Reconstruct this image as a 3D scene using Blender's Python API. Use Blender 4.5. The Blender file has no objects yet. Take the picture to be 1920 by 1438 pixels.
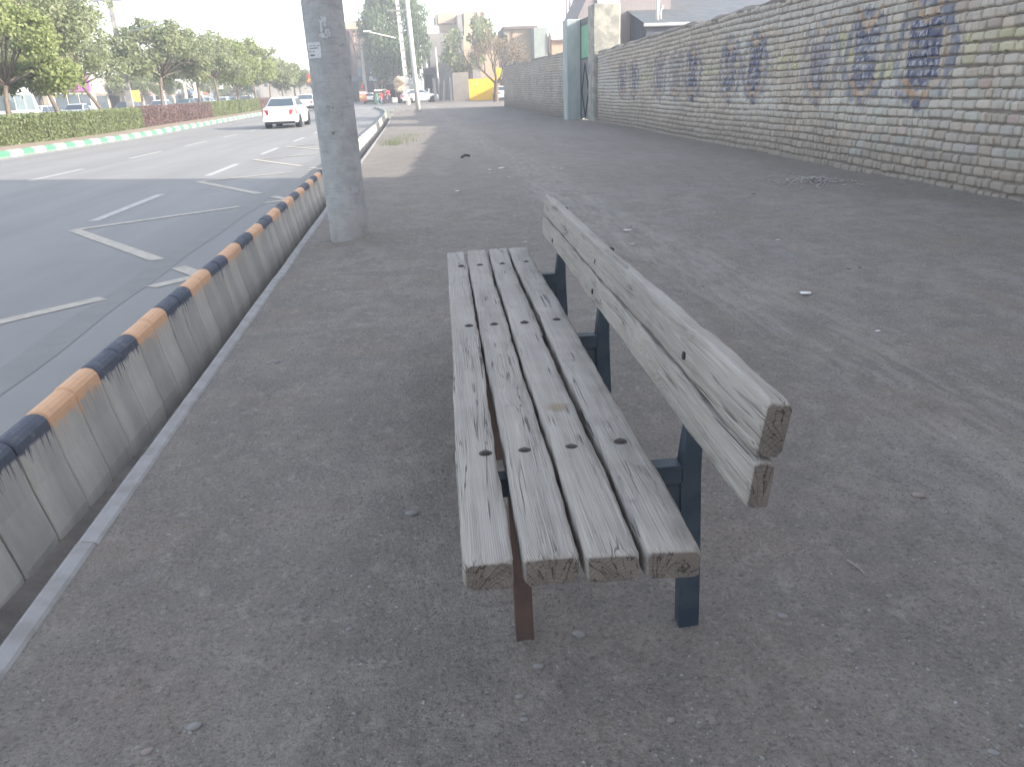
import bpy, bmesh, math, random
import numpy as np
from mathutils import Vector, Matrix
SC = bpy.context.scene
C = SC.collection
R = math.radians
random.seed(7); RNG = np.random.default_rng(7)

# ------------------------------------------------------------------ camera
CH = 1.25                                  # camera height in metres
F, CX, CY = 1437.0, 960.0, 719.0           # focal length and centre in photograph pixels
_down = np.array([1115 - CX, 4500 - CY, F]); _down /= np.linalg.norm(_down)
_vy = -(_down[0] * (765 - CX) + _down[2] * F) / _down[1]
AY = np.array([765 - CX, _vy, F]); AY /= np.linalg.norm(AY)
AZ = -_down
AX = np.cross(AY, AZ)
cam = bpy.data.cameras.new('camera'); co = bpy.data.objects.new('camera', cam); C.objects.link(co)
cam.sensor_width = 36; cam.lens = F / 1920 * 36; cam.clip_start = .05; cam.clip_end = 3000
co.matrix_world = Matrix(((AX[0], -AX[1], -AX[2], 0), (AY[0], -AY[1], -AY[2], 0), (AZ[0], -AZ[1], -AZ[2], CH), (0, 0, 0, 1)))
SC.camera = co

# ------------------------------------------------------------------ sky, sun, exposure
SUN_EL = 20.0
SX, SY = .905, -.425                        # the sun stands to the right and behind
w = bpy.data.worlds.new('World'); SC.world = w; w.use_nodes = True
nt = w.node_tree; bgn = nt.nodes['Background']
sky = nt.nodes.new('ShaderNodeTexSky'); sky.sky_type = 'NISHITA'; sky.sun_disc = False
sky.sun_elevation = R(SUN_EL); sky.sun_rotation = math.atan2(SX, SY)
sky.air_density = 1.0; sky.dust_density = 1.5; sky.ozone_density = 1.0
hs = nt.nodes.new('ShaderNodeHueSaturation'); hs.inputs['Saturation'].default_value = .52      # dusty, washed out sky
nt.links.new(sky.outputs[0], hs.inputs['Color']); nt.links.new(hs.outputs[0], bgn.inputs[0]); bgn.inputs[1].default_value = .15
sl = bpy.data.lights.new('sun', 'SUN'); sl.energy = 2.7; sl.angle = R(.5); sl.color = (1, .93, .82)
so = bpy.data.objects.new('sun', sl); C.objects.link(so)
sd = Vector((SX, SY, math.tan(R(SUN_EL)) * math.hypot(SX, SY)))
so.rotation_euler = sd.to_track_quat('Z', 'Y').to_euler(); so.location = (30, -20, 30)
SC.view_settings.view_transform = 'Standard'; SC.view_settings.look = 'None'
SC.view_settings.exposure = 2.05; SC.view_settings.gamma = 1; SC.view_settings.use_curve_mapping = False

# ------------------------------------------------------------------ geometry of the photograph -> places
def ray(px, py):
    d = np.array([px - CX, py - CY, F]); return np.array([d @ AX, d @ AY, d @ AZ])
def T(y): return min(.7, max(0., .0095 * (y - 38)))
def on_z(px, py, z=0.):
    r = ray(px, py); t = (z - CH) / r[2]; return (r[0] * t, r[1] * t)
def on_ground(px, py):
    z = 0
    for i in range(60):
        p = on_z(px, py, z); z = .5 * z + .5 * T(p[1])
    return (p[0], p[1], z)
def at_y(px, py, y):
    r = ray(px, py); t = y / r[1]; return (r[0] * t, y, r[2] * t + CH)
def at_x(px, py, x):
    r = ray(px, py); t = x / r[0]; return (x, r[1] * t, r[2] * t + CH)

# ------------------------------------------------------------------ naming
def tag(o, label=None, cat=None, group=None, kind=None):
    if label: o['label'] = label
    if cat: o['category'] = cat
    if group: o['group'] = group
    if kind: o['kind'] = kind
    return o
def empty(name, loc, label=None, cat=None, group=None, rz=0):
    o = bpy.data.objects.new(name, None); C.objects.link(o); o.location = loc; o.rotation_euler.z = rz
    o.empty_display_size = .2
    return tag(o, label, cat, group)
def tree_copy(root, loc, rz=0, scale=1, label=None, group=None):
    r = root.copy(); C.objects.link(r); r.location = loc; r.rotation_euler.z = rz; r.scale = (scale,) * 3 if not isinstance(scale, tuple) else scale
    if label: r['label'] = label
    if group: r['group'] = group
    for ch in list(root.children):
        c = ch.copy(); C.objects.link(c); c.parent = r
        for g in list(ch.children):
            d = g.copy(); C.objects.link(d); d.parent = c
    return r

# ------------------------------------------------------------------ mesh builder
class MB:
    def __init__(s): s.v = []; s.f = []; s.m = []; s.c = []; s.col = (1, 1, 1, 1)
    def add(s, vs, fs, mi=0):
        b = len(s.v); s.v += [tuple(x) for x in vs]; s.f += [tuple(b + i for i in f) for f in fs]
        s.m += [mi] * len(fs); s.c += [s.col] * len(vs); return s
    def box(s, x0, x1, y0, y1, z0, z1, mi=0, rot=0, piv=None):
        vs = [(x, y, z) for x in (x0, x1) for y in (y0, y1) for z in (z0, z1)]
        if rot:
            p = piv or ((x0 + x1) / 2, (y0 + y1) / 2); c_, s_ = math.cos(rot), math.sin(rot)
            vs = [(p[0] + (x - p[0]) * c_ - (y - p[1]) * s_, p[1] + (x - p[0]) * s_ + (y - p[1]) * c_, z) for x, y, z in vs]
        return s.add(vs, [(0, 1, 3, 2), (4, 6, 7, 5), (0, 4, 5, 1), (2, 3, 7, 6), (0, 2, 6, 4), (1, 5, 7, 3)], mi)
    def quad(s, a, b, c, d, mi=0): return s.add([a, b, c, d], [(0, 1, 2, 3)], mi)
    def slab(s, pts, off, mi=0):            # polygon extruded by a vector
        n = len(pts); o = Vector(off); P = [Vector(p) for p in pts]
        return s.add(P + [p + o for p in P], [tuple(range(n)), tuple(range(2 * n - 1, n - 1, -1))] + [(i, i + n, (i + 1) % n + n, (i + 1) % n) for i in range(n)], mi)
    def tube(s, pts, rs, n=8, mi=0, cap=True):
        P = [Vector(p) for p in pts]
        if not hasattr(rs, '__len__'): rs = [rs] * len(P)
        vs = []; up = None
        for i, p in enumerate(P):
            d = (P[min(i + 1, len(P) - 1)] - P[max(i - 1, 0)]).normalized()
            if up is None or abs(up.dot(d)) > .95: up = Vector((0, 0, 1)) if abs(d.z) < .9 else Vector((1, 0, 0))
            a = d.cross(up).normalized(); b = d.cross(a).normalized()
            for k in range(n):
                t = 2 * math.pi * k / n; vs.append(p + (a * math.cos(t) + b * math.sin(t)) * rs[i])
        fs = [(i * n + k, i * n + (k + 1) % n, (i + 1) * n + (k + 1) % n, (i + 1) * n + k) for i in range(len(P) - 1) for k in range(n)]
        if cap: fs += [tuple(range(n - 1, -1, -1)), tuple(range((len(P) - 1) * n, len(P) * n))]
        return s.add(vs, fs, mi)
    def loft(s, rings, mi=0, cap=True, closed=True):
        n = len(rings[0]); vs = [p for r in rings for p in r]; m = n if closed else n - 1
        fs = [(i * n + k, i * n + (k + 1) % n, (i + 1) * n + (k + 1) % n, (i + 1) * n + k) for i in range(len(rings) - 1) for k in range(m)]
        if cap: fs += [tuple(range(n - 1, -1, -1)), tuple(range((len(rings) - 1) * n, len(rings) * n))]
        return s.add(vs, fs, mi)
    def build(s, name, mats, parent=None, smooth=False, bevel=0, loc=None):
        me = bpy.data.meshes.new(name); me.from_pydata([tuple(p) for p in s.v], [], s.f)
        if not isinstance(mats, (list, tuple)): mats = [mats]
        for m_ in mats: me.materials.append(m_)
        me.polygons.foreach_set('material_index', s.m)
        if any(c != (1, 1, 1, 1) for c in s.c):
            a = me.color_attributes.new('Col', 'FLOAT_COLOR', 'POINT'); a.data.foreach_set('color', np.array(s.c, dtype=np.float32).ravel())
        bm = bmesh.new(); bm.from_mesh(me); bmesh.ops.recalc_face_normals(bm, faces=bm.faces); bm.to_mesh(me); bm.free()
        if smooth: me.shade_smooth()
        o = bpy.data.objects.new(name, me); C.objects.link(o)
        if parent: o.parent = parent
        if loc: o.location = loc
        if bevel:
            b = o.modifiers.new('bevel', 'BEVEL'); b.width = bevel; b.segments = 2; b.limit_method = 'ANGLE'
        return o

def np_mesh(name, V, Fq, mat_, col=None, parent=None, smooth=False):
    """fast mesh from numpy: V (n,3), Fq (m,k)"""
    me = bpy.data.meshes.new(name); k = Fq.shape[1]
    me.vertices.add(len(V)); me.vertices.foreach_set('co', np.asarray(V, dtype=np.float32).ravel())
    me.loops.add(Fq.size); me.loops.foreach_set('vertex_index', Fq.astype(np.int32).ravel())
    me.polygons.add(len(Fq)); me.polygons.foreach_set('loop_start', np.arange(0, Fq.size, k, dtype=np.int32))
    me.update(calc_edges=True); me.validate()
    me.materials.append(mat_)
    if col is not None:
        a = me.color_attributes.new('Col', 'FLOAT_COLOR', 'POINT'); a.data.foreach_set('color', np.asarray(col, dtype=np.float32).ravel())
    if smooth: me.shade_smooth()
    o = bpy.data.objects.new(name, me); C.objects.link(o)
    if parent: o.parent = parent
    return o

def vnoise(x, y, seed=0):
    """smooth value noise in [0,1]"""
    xi = np.floor(x).astype(np.int64); yi = np.floor(y).astype(np.int64); fx = x - xi; fy = y - yi
    fx = fx * fx * (3 - 2 * fx); fy = fy * fy * (3 - 2 * fy)
    def h(a, b):
        n = (a * 374761393 + b * 668265263 + seed * 974634777) & 0xffffffff
        n = ((n ^ (n >> 13)) * 1274126177) & 0xffffffff
        return ((n ^ (n >> 16)) & 0xffff) / 65535.
    return (h(xi, yi) * (1 - fx) + h(xi + 1, yi) * fx) * (1 - fy) + (h(xi, yi + 1) * (1 - fx) + h(xi + 1, yi + 1) * fx) * fy
def fbm(x, y, oct=4, seed=0):
    s = 0; a = .5
    for i in range(oct): s = s + a * vnoise(x * 2 ** i, y * 2 ** i, seed + i); a *= .5
    return s

# ------------------------------------------------------------------ materials
class NT:
    def __init__(s, name):
        s.m = bpy.data.materials.new(name); s.m.use_nodes = True; s.t = s.m.node_tree; s.b = s.t.nodes['Principled BSDF']
        s.b.inputs['Specular IOR Level'].default_value = .3
    def n(s, typ, **kw):
        nd = s.t.nodes.new('ShaderNode' + typ)
        for k, v in kw.items(): setattr(nd, k, v)
        return nd
    def link(s, a, b):
        s.t.links.new(a, b)
    def setin(s, nd, i, v):
        if v is None: return
        if hasattr(v, 'is_linked'): s.link(v, nd.inputs[i])
        else: nd.inputs[i].default_value = v
    def coord(s, which='Object', scale=None):
        o = s.n('TexCoord').outputs[which]
        if scale is not None:
            mp = s.n('Mapping'); s.link(o, mp.inputs[0]); mp.inputs['Scale'].default_value = scale; o = mp.outputs[0]
        return o
    def noise(s, vec, scale, detail=4, rough=.55, dist=0):
        nd = s.n('TexNoise'); s.link(vec, nd.inputs['Vector']); nd.inputs['Scale'].default_value = scale
        nd.inputs['Detail'].default_value = detail; nd.inputs['Roughness'].default_value = rough; nd.inputs['Distortion'].default_value = dist
        return nd.outputs['Fac']
    def math(s, op, a, b=None, c=None, clamp=False):
        nd = s.n('Math', operation=op, use_clamp=clamp); s.setin(nd, 0, a); s.setin(nd, 1, b); s.setin(nd, 2, c); return nd.outputs[0]
    def mix(s, f, a, b, typ='MIX'):
        nd = s.n('Mix', data_type='RGBA', blend_type=typ); s.setin(nd, 0, f)
        s.setin(nd, 6, a if hasattr(a, 'is_linked') else (*a, 1)); s.setin(nd, 7, b if hasattr(b, 'is_linked') else (*b, 1)); return nd.outputs[2]
    def ramp(s, f, lo, hi):
        nd = s.n('MapRange'); nd.interpolation_type = 'SMOOTHSTEP'; s.link(f, nd.inputs[0]); nd.inputs[1].default_value = lo; nd.inputs[2].default_value = hi; return nd.outputs[0]
    def sep(s, v):
        nd = s.n('SeparateXYZ'); s.link(v, nd.inputs[0]); return nd.outputs
    def bump(s, h, strength=.5, dist=.01):
        nd = s.n('Bump'); s.link(h, nd.inputs['Height']); nd.inputs['Strength'].default_value = strength; nd.inputs['Distance'].default_value = dist
        s.link(nd.outputs[0], s.b.inputs['Normal'])
    def out(s, col, rough=.85):
        s.setin(s.b, 'Base Color', col if hasattr(col, 'is_linked') else (*col, 1)); s.setin(s.b, 'Roughness', rough); return s.m

def pm(name, c1, c2=None, scale=6, rough=.85, bump=.25, dist=.004, stretch=(1, 1, 1), metal=0, fine=40):
    g = NT(name); v = g.coord('Object', stretch)
    c2 = c2 or tuple(x * .72 for x in c1)
    a = g.ramp(g.noise(v, scale, 5, .6), .34, .66); b = g.noise(v, fine, 3)
    col = g.mix(a, c1, c2); col = g.mix(g.math('MULTIPLY', b, .35), col, tuple(x * .55 for x in c1))
    if bump: g.bump(b, bump, dist)
    g.b.inputs['Metallic'].default_value = metal
    return g.out(col, rough)
_flat = {}
def flat(c, rough=.6, metal=0):
    k = (c, rough, metal)
    if k not in _flat: _flat[k] = pm('paint_%d' % len(_flat), c, tuple(x * .86 for x in c), 3, rough, 0, metal=metal, fine=12)
    return _flat[k]

def dirt_mat():
    g = NT('dirt'); v = g.coord('Object'); x, y, z = g.sep(v)
    vs = g.coord('Object', (1, .45, 1)); vt = g.coord('Object', (1, .14, 1))
    big = g.ramp(g.noise(vs, .7, 5, .6, .6), .35, .65)
    mid = g.ramp(g.noise(v, 3.2, 6, .62, .4), .38, .62)
    col = g.mix(big, (.262, .228, .198), (.318, .282, .25))
    col = g.mix(g.math('MULTIPLY', mid, .75), col, (.222, .198, .178))
    col = g.mix(g.math('MULTIPLY', g.ramp(g.noise(v, 1.7, 4), .52, .66), .6), col, (.275, .225, .185))       # brown earth
    tr = g.ramp(g.noise(vt, 5.5, 5, .6), .5, .66); side = g.ramp(x, .5, 1.8)                                 # tyre and foot worn streaks
    col = g.mix(g.math('MULTIPLY', g.math('MULTIPLY', tr, side), .5), col, (.31, .285, .27))
    pale = g.ramp(g.noise(v, 6.5, 6, .7, .3), .6, .7); col = g.mix(g.math('MULTIPLY', pale, .6), col, (.37, .335, .30))
    dk = g.ramp(g.noise(g.coord('Object', (1, .5, 1)), 2.1, 6, .7, .5), .6, .74); col = g.mix(g.math('MULTIPLY', dk, .6), col, (.175, .16, .152))
    fine = g.noise(v, 140, 4, .7); fr = g.ramp(fine, .3, .7)
    col = g.mix(g.math('MULTIPLY', fr, .6), col, g.mix(.6, col, (.05, .045, .045)))
    bl = g.noise(g.coord('Object', (1, .7, 1)), 14, 5, .7); col = g.mix(g.math('MULTIPLY', g.ramp(bl, .5, .68), .5), col, (.17, .148, .132)); col = g.mix(g.math('MULTIPLY', g.ramp(bl, .46, .32), .4), col, (.36, .325, .29))
    trk = g.math('ADD', g.math('MULTIPLY', g.math('SINE', g.math('MULTIPLY', y, .5)), .12), 1.95); tw = g.math('ABSOLUTE', g.math('SUBTRACT', x, trk)); ts = g.ramp(g.noise(g.coord('Object', (1, .12, 1)), 16, 4, .6), .42, .62)
    col = g.mix(g.math('MULTIPLY', g.math('MULTIPLY', g.ramp(tw, .55, .15), ts), .32), col, (.40, .365, .33))
    gr = g.noise(v, 75, 3, .8); col = g.mix(g.math('MULTIPLY', g.ramp(gr, .56, .68), .6), col, (.33, .305, .285)); col = g.mix(g.math('MULTIPLY', g.ramp(gr, .46, .34), .65), col, (.085, .078, .074))
    h = g.math('ADD', g.math('MULTIPLY', fine, .5), g.math('MULTIPLY', g.noise(v, 45, 4, .7), .9))
    g.bump(h, 1., .02)
    return g.out(col, .95)
def asphalt_mat():
    g = NT('asphalt'); v = g.coord('Object'); vt = g.coord('Object', (1, .06, 1)); x, y, z = g.sep(v)
    col = g.mix(g.ramp(g.noise(vt, 1.2, 4), .35, .65), (.232, .222, .214), (.268, .258, .250))
    col = g.mix(g.math('MULTIPLY', g.ramp(g.noise(v, .9, 6, .65), .5, .75), .35), col, (.185, .18, .178))
    col = g.mix(g.math('MULTIPLY', g.ramp(g.noise(v, 7, 5, .7), .66, .74), .5), col, (.13, .13, .135))
    col = g.mix(g.math('MULTIPLY', g.ramp(x, -2.9, -1.7), .35), col, (.215, .205, .195))                      # dust by the kerb
    fine = g.noise(v, 180, 3, .7); col = g.mix(g.math('MULTIPLY', g.ramp(fine, .35, .7), .35), col, (.12, .12, .125))
    g.bump(fine, .5, .004); return g.out(col, .8)
def kerb_mat(orange=True):
    g = NT('painted_kerb'); v = g.coord('Object'); x, y, z = g.sep(v)
    if orange:
        k = g.math('FLOORED_MODULO', g.math('DIVIDE', g.math('SUBTRACT', y, 3.0), .54), 2.0); is2 = g.math('GREATER_THAN', k, .995)
        far = g.math('GREATER_THAN', y, 14.3)
        n = g.noise(v, 7, 5, .65); wear = g.ramp(g.noise(v, 22, 5, .7), .56, .66)
        c_o = g.mix(n, (.64, .385, .235), (.54, .315, .185)); c_b = g.mix(n, (.055, .063, .088), (.10, .108, .13))
        c_w = (.62, .6, .5); c_g = (.09, .13, .11)
        ca = g.mix(far, c_o, c_w); cb = g.mix(far, c_b, c_g); paint = g.mix(is2, ca, cb)
        paint = g.mix(g.math('MULTIPLY', wear, .35), paint, (.27, .24, .22))
        drip = g.noise(g.coord('Object', (0, 1, .04)), 70, 3, .7); fat = g.noise(g.coord('Object', (0, 1, .1)), 9, 3, .6)
        lim = g.math('ADD', .098, g.math('ADD', g.math('MULTIPLY', g.ramp(drip, .5, .78), -.17), g.math('MULTIPLY', fat, -.045)))
        pm_ = g.ramp(g.math('SUBTRACT', z, lim), -.004, .012)
        st = g.noise(g.coord('Object', (1, 1, .12)), 26, 5, .7); blk = g.noise(g.coord('Object', (0, 1, 0)), 3.7, 0)
        con = g.mix(g.ramp(st, .25, .75), (.46, .43, .39), (.385, .36, .325)); con = g.mix(g.math('MULTIPLY', g.ramp(blk, .4, .6), .35), con, (.18, .175, .17))
        con = g.mix(g.math('MULTIPLY', g.ramp(z, -.25, -.39), .7), con, (.13, .12, .115))                    # darker low on the face
        st2 = g.ramp(g.noise(g.coord('Object', (0, 1, .03)), 42, 3, .6), .6, .72)
        sm = g.math('MULTIPLY', st2, g.ramp(z, -.2, .05)); con = g.mix(g.math('MULTIPLY', sm, .5), con, g.mix(is2, (.5, .42, .3), (.1, .13, .13)))
        col = g.mix(pm_, con, paint)
        g.bump(g.math('ADD', g.noise(v, 60, 4), g.math('MULTIPLY', pm_, .25)), .5, .004)
    else:
        k = g.math('FLOORED_MODULO', g.math('DIVIDE', y, .8), 2.0); is2 = g.math('GREATER_THAN', k, 1.0)
        n = g.noise(v, 3, 5, .65)
        col = g.mix(is2, g.mix(n, (.72, .72, .68), (.55, .55, .52)), g.mix(n, (.10, .30, .17), (.07, .22, .12)))
        col = g.mix(g.math('MULTIPLY', g.ramp(g.noise(v, 9, 5, .7), .58, .7), .5), col, (.35, .33, .3))
        col = g.mix(g.math('MULTIPLY', g.ramp(z, .06, 0), .6), col, (.3, .28, .25))
    return g.out(col, .75)
def wood_mat():
    g = NT('weathered_wood'); oi = g.n('ObjectInfo').outputs['Random']; tc = g.n('TexCoord'); v0 = tc.outputs['Object']
    off = g.n('CombineXYZ'); g.link(g.math('MULTIPLY', oi, 7.3), off.inputs[0]); g.link(g.math('MULTIPLY', oi, 31.), off.inputs[1]); g.link(g.math('MULTIPLY', oi, 3.1), off.inputs[2])
    va = g.n('VectorMath', operation='ADD'); g.link(v0, va.inputs[0]); g.link(off.outputs[0], va.inputs[1]); v = va.outputs[0]
    def mp(vec, sc):
        m_ = g.n('Mapping'); g.link(vec, m_.inputs[0]); m_.inputs['Scale'].default_value = sc; return m_.outputs[0]
    # knots bend the grain round them
    vk = g.n('TexVoronoi'); g.link(mp(v, (1, .42, 1)), vk.inputs['Vector']); vk.inputs['Scale'].default_value = 6.5
    kc = g.sep(vk.outputs['Color']); kd = vk.outputs['Distance']; kon = g.math('GREATER_THAN', kc[0], .62)
    near = g.math('MULTIPLY', g.ramp(kd, .34, .02), kon)
    wx = g.noise(mp(v, (1, .35, 1)), 6, 3, .5); wv = g.n('CombineXYZ')
    g.link(g.math('ADD', g.math('MULTIPLY', wx, .014), g.math('MULTIPLY', near, .014)), wv.inputs[0]); g.link(g.math('MULTIPLY', near, .014), wv.inputs[2])
    vb = g.n('VectorMath', operation='ADD'); g.link(v, vb.inputs[0]); g.link(wv.outputs[0], vb.inputs[1]); vw = vb.outputs[0]
    grain = g.noise(mp(vw, (1, .009, 1)), 300, 3, .65); soft = g.noise(mp(vw, (1, .03, 1)), 60, 4, .6)
    band = g.noise(mp(vw, (1, .05, 1)), 22, 3, .5); blot = g.noise(mp(v, (1, .35, 1)), 9, 5, .6)
    def crack(sc, st, th, seed):
        m_ = g.n('Mapping'); g.link(vw, m_.inputs[0]); m_.inputs['Scale'].default_value = (1, st, 1); m_.inputs['Location'].default_value = (seed, seed * 3, 0)
        n_ = g.noise(m_.outputs[0], sc, 2, .5); d = g.math('ABSOLUTE', g.math('SUBTRACT', n_, .5))
        msk = g.ramp(g.noise(mp(v, (1, .25, 1)), 7 + seed, 2), .54, .64)
        return g.math('MULTIPLY', g.ramp(d, th * .8, th * .2), msk)
    cr = g.math('MAXIMUM', crack(34, .022, .016, 1.3), crack(62, .026, .022, 4.7)); cr = g.math('MAXIMUM', cr, crack(15, .02, .013, 8.1))
    cr = g.math('MAXIMUM', cr, g.math('MULTIPLY', g.ramp(g.math('ABSOLUTE', g.math('SUBTRACT', grain, .5)), .03, .0), g.math('MULTIPLY', g.ramp(band, .42, .62), .3)))
    lx, ly, lz = g.sep(vw); lw = g.noise(mp(vw, (1, .02, 1)), 30, 2, .5)
    line = g.math('SINE', g.math('MULTIPLY', g.math('ADD', g.math('ADD', lx, g.math('MULTIPLY', lz, .7)), g.math('MULTIPLY', lw, .035)), 1500.))
    line = g.math('MULTIPLY', g.ramp(line, .1, .9), g.math('ADD', .35, g.math('MULTIPLY', g.ramp(g.noise(mp(v, (1, .3, 1)), 8, 3), .35, .6), .65)))
    col = g.mix(g.ramp(soft, .3, .7), (.30, .27, .238), (.35, .32, .288))
    col = g.mix(g.math('MULTIPLY', g.ramp(grain, .42, .66), .38), col, (.165, .148, .135))
    col = g.mix(g.math('MULTIPLY', line, .5), col, (.15, .133, .12))
    col = g.mix(g.math('MULTIPLY', g.ramp(band, .5, .7), .18), col, (.24, .225, .21))
    col = g.mix(g.math('MULTIPLY', g.ramp(blot, .5, .72), .25), col, (.255, .235, .215))
    col = g.mix(g.math('MULTIPLY', g.math('MULTIPLY', g.ramp(kd, .13, .05), kon), .75), col, (.10, .075, .06))
    col = g.mix(g.math('MULTIPLY', cr, .85), col, (.05, .043, .04))
    # end grain: brown, rings and radial checks
    nx, ny, nz = g.sep(tc.outputs['Normal']); x, y, z = g.sep(v0)
    end = g.ramp(g.math('ABSOLUTE', ny), .55, .85)
    ox = g.math('ADD', x, g.math('MULTIPLY', g.math('SUBTRACT', oi, .5), .09)); oz = g.math('ADD', z, .05)
    rr = g.math('SQRT', g.math('ADD', g.math('MULTIPLY', ox, ox), g.math('MULTIPLY', oz, oz)))
    ring = g.math('SINE', g.math('MULTIPLY', g.math('ADD', rr, g.math('MULTIPLY', g.noise(v, 24, 4), .03)), 900.))
    ecol = g.mix(g.ramp(ring, -.9, 1.2), (.14, .115, .10), (.175, .147, .13)); ecol = g.mix(g.math('MULTIPLY', g.ramp(g.noise(v, 30, 4), .45, .7), .5), ecol, (.13, .11, .1))
    ang = g.math('ARCTAN2', oz, ox); av = g.n('CombineXYZ'); g.link(ang, av.inputs[0]); g.link(g.math('MULTIPLY', rr, 3), av.inputs[1]); g.link(g.math('MULTIPLY', oi, 9), av.inputs[2])
    an = g.noise(av.outputs[0], 5, 2, .5); ecr = g.ramp(g.math('ABSOLUTE', g.math('SUBTRACT', an, .5)), .018, .004)
    ecol = g.mix(g.math('MULTIPLY', ecr, .9), ecol, (.04, .033, .03))
    col = g.mix(end, col, ecol)
    h = g.math('SUBTRACT', g.math('ADD', g.math('MULTIPLY', grain, -.35), g.math('MULTIPLY', soft, .3)), g.math('MULTIPLY', g.math('MAXIMUM', cr, g.math('MULTIPLY', ecr, end)), .9))
    g.bump(h, .8, .003); return g.out(col, .8)
def vcol_mat(name, rough=.92, bump=.6, bd=.006, sc=70):
    g = NT(name); v = g.coord('Object'); a = g.n('VertexColor'); a.layer_name = 'Col'
    n = g.noise(v, 9, 5, .65); f = g.noise(v, sc, 4, .7)
    col = g.mix(g.math('MULTIPLY', g.ramp(n, .45, .7), .3), a.outputs[0], g.mix(.5, a.outputs[0], (.16, .13, .11)))
    col = g.mix(g.math('MULTIPLY', g.ramp(f, .4, .7), .3), col, (.15, .13, .12)); g.bump(f, bump, bd); return g.out(col, rough)
def leaf_mat(name, c1, c2, trans=.35):
    g = NT(name); a = g.n('VertexColor'); a.layer_name = 'Col'; r = g.sep(a.outputs[0])[0]
    col = g.mix(r, c1, c2); g.out(col, .6)
    tr = g.n('BsdfTranslucent'); g.link(g.mix(.3, col, (.3, .36, .08)), tr.inputs[0]); ms = g.n('MixShader'); ms.inputs[0].default_value = trans
    g.link(g.b.outputs[0], ms.inputs[1]); g.link(tr.outputs[0], ms.inputs[2]); g.link(ms.outputs[0], g.t.nodes['Material Output'].inputs[0]); return g.m
def corrugated_mat(name, c1, c2):
    return pm(name, c1, c2, 2.5, .55, .1, stretch=(1, 1, .3), fine=20)
def glass_mat():
    g = NT('window_glass'); g.b.inputs['Specular IOR Level'].default_value = .8; return g.out((.05, .07, .09), .12)
def car_paint(name, c):
    g = NT(name); g.b.inputs['Coat Weight'].default_value = .6; v = g.coord('Object')
    return g.out(g.mix(g.math('MULTIPLY', g.ramp(g.noise(v, 2, 4), .5, .8), .25), c, tuple(x * .7 for x in c)), .35)

M_DIRT = dirt_mat(); M_ASPH = asphalt_mat(); M_WOOD = wood_mat()
M_CONC = pm('concrete', (.33, .33, .33), (.25, .25, .255), 5, .9, .4, .004)
M_CONC2 = pm('rough_concrete', (.30, .29, .275), (.20, .19, .18), 3, .95, .5, .008)
M_MUD = pm('mud_mortar', (.24, .21, .185), (.17, .15, .13), 4, .97, .7, .012, fine=30)
M_BRICKP = vcol_mat('mud_brick')
M_NAVY = pm('flaking_blue_paint', (.026, .038, .056), (.05, .064, .08), 9, .5, .3, .002, fine=60)
M_RUST = pm('rusty_steel', (.11, .068, .058), (.075, .052, .047), 14, .8, .5, .002, fine=90)
M_BOLT = pm('dark_bolt', (.06, .05, .045), (.03, .027, .025), 40, .7, .3, .001)
M_GLASS = glass_mat()
M_BARK = pm('bark', (.19, .15, .12), (.12, .095, .08), 12, .95, .6, .01, (1, 1, .2))
M_TYRE = flat((.03, .03, .03), .85); M_BLACK = flat((.025, .025, .028), .6)
M_WHITE = flat((.72, .72, .70), .6)
M_BEIGE = pm('pale_brickwork', (.46, .355, .26), (.36, .275, .20), 2, .9, .3, .01, (1, 1, 3), fine=18)

# ================================================================== SETTING
def strip(name, x0, x1, y0, y1, mat_, dz=0., nx=1, step=6., label=None):
    ys = list(np.arange(y0, y1, step)) + [y1]
    if y0 < 38 < y1: ys = sorted(set(ys + [38.]))
    if y0 < 111.684 < y1: ys = sorted(set(ys + [111.684]))
    xs = np.linspace(x0, x1, nx + 1); m = MB(); n = nx + 1
    m.add([(x, y, T(y) + dz) for y in ys for x in xs], [(j * n + i, j * n + i + 1, (j + 1) * n + i + 1, (j + 1) * n + i) for j in range(len(ys) - 1) for i in range(nx)])
    return tag(m.build(name, mat_), label, kind='structure')

# dirt: finely modelled near the camera, one sheet to the horizon
def grid_axis(*segs):
    a = [];
    for s0, s1, d in segs: a += list(np.arange(s0, s1, d))
    return np.array(a + [segs[-1][1]])
gx = grid_axis((-1.09, 3.5, .022), (3.5, 7.6, .08), (7.6, 30, 2.), (30, 400, 60))
gy = grid_axis((-60, -2, 8), (-2, .4, .3), (.4, 6, .022), (6, 14, .06), (14, 38, .4), (38, 112, 2), (112, 900, 60))
X, Y = np.meshgrid(gx, gy)
Z = np.clip(.0095 * (Y - 38), 0, .7)
near = np.clip((16 - Y) / 6, 0, 1)
edge = np.clip((X + 1.09) / .25, 0, 1)
Z = Z + near * edge * ((fbm(X * 1.6, Y * 1.1, 4, 3) - .47) * .045 + (fbm(X * 14, Y * 12, 4, 9) - .47) * .011)
tr = np.exp(-((X - 1.75 - .12 * np.sin(Y * .5)) / .13) ** 2) + np.exp(-((X - 2.15 - .1 * np.sin(Y * .5 + .4)) / .1) ** 2)
Z = Z - near * tr * .014 * (.4 + fbm(X * 9, Y * 3, 3, 21))
Z = Z + np.clip((Y - 16) / 6, 0, 1) * np.clip((60 - Y) / 10, 0, 1) * edge * (fbm(X * .7, Y * .35, 3, 5) - .47) * .10
wallx = 5.63 + .0596 * Y                                   # soil banked against the foot of the wall
Z = Z + np.clip((X - wallx + .4) / .4, 0, 1) ** 2 * .015 * (Y < 33) * (.4 + vnoise(X * 2, Y * .9, 4)) * (X < 9)
pd = np.hypot(X + .62, Y - 7.3); Z = Z + np.clip(1 - (pd - .15) / .5, 0, 1) ** 2 * .09 * (.5 + .5 * np.clip((X + .75) / .3, 0, 1))
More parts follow.
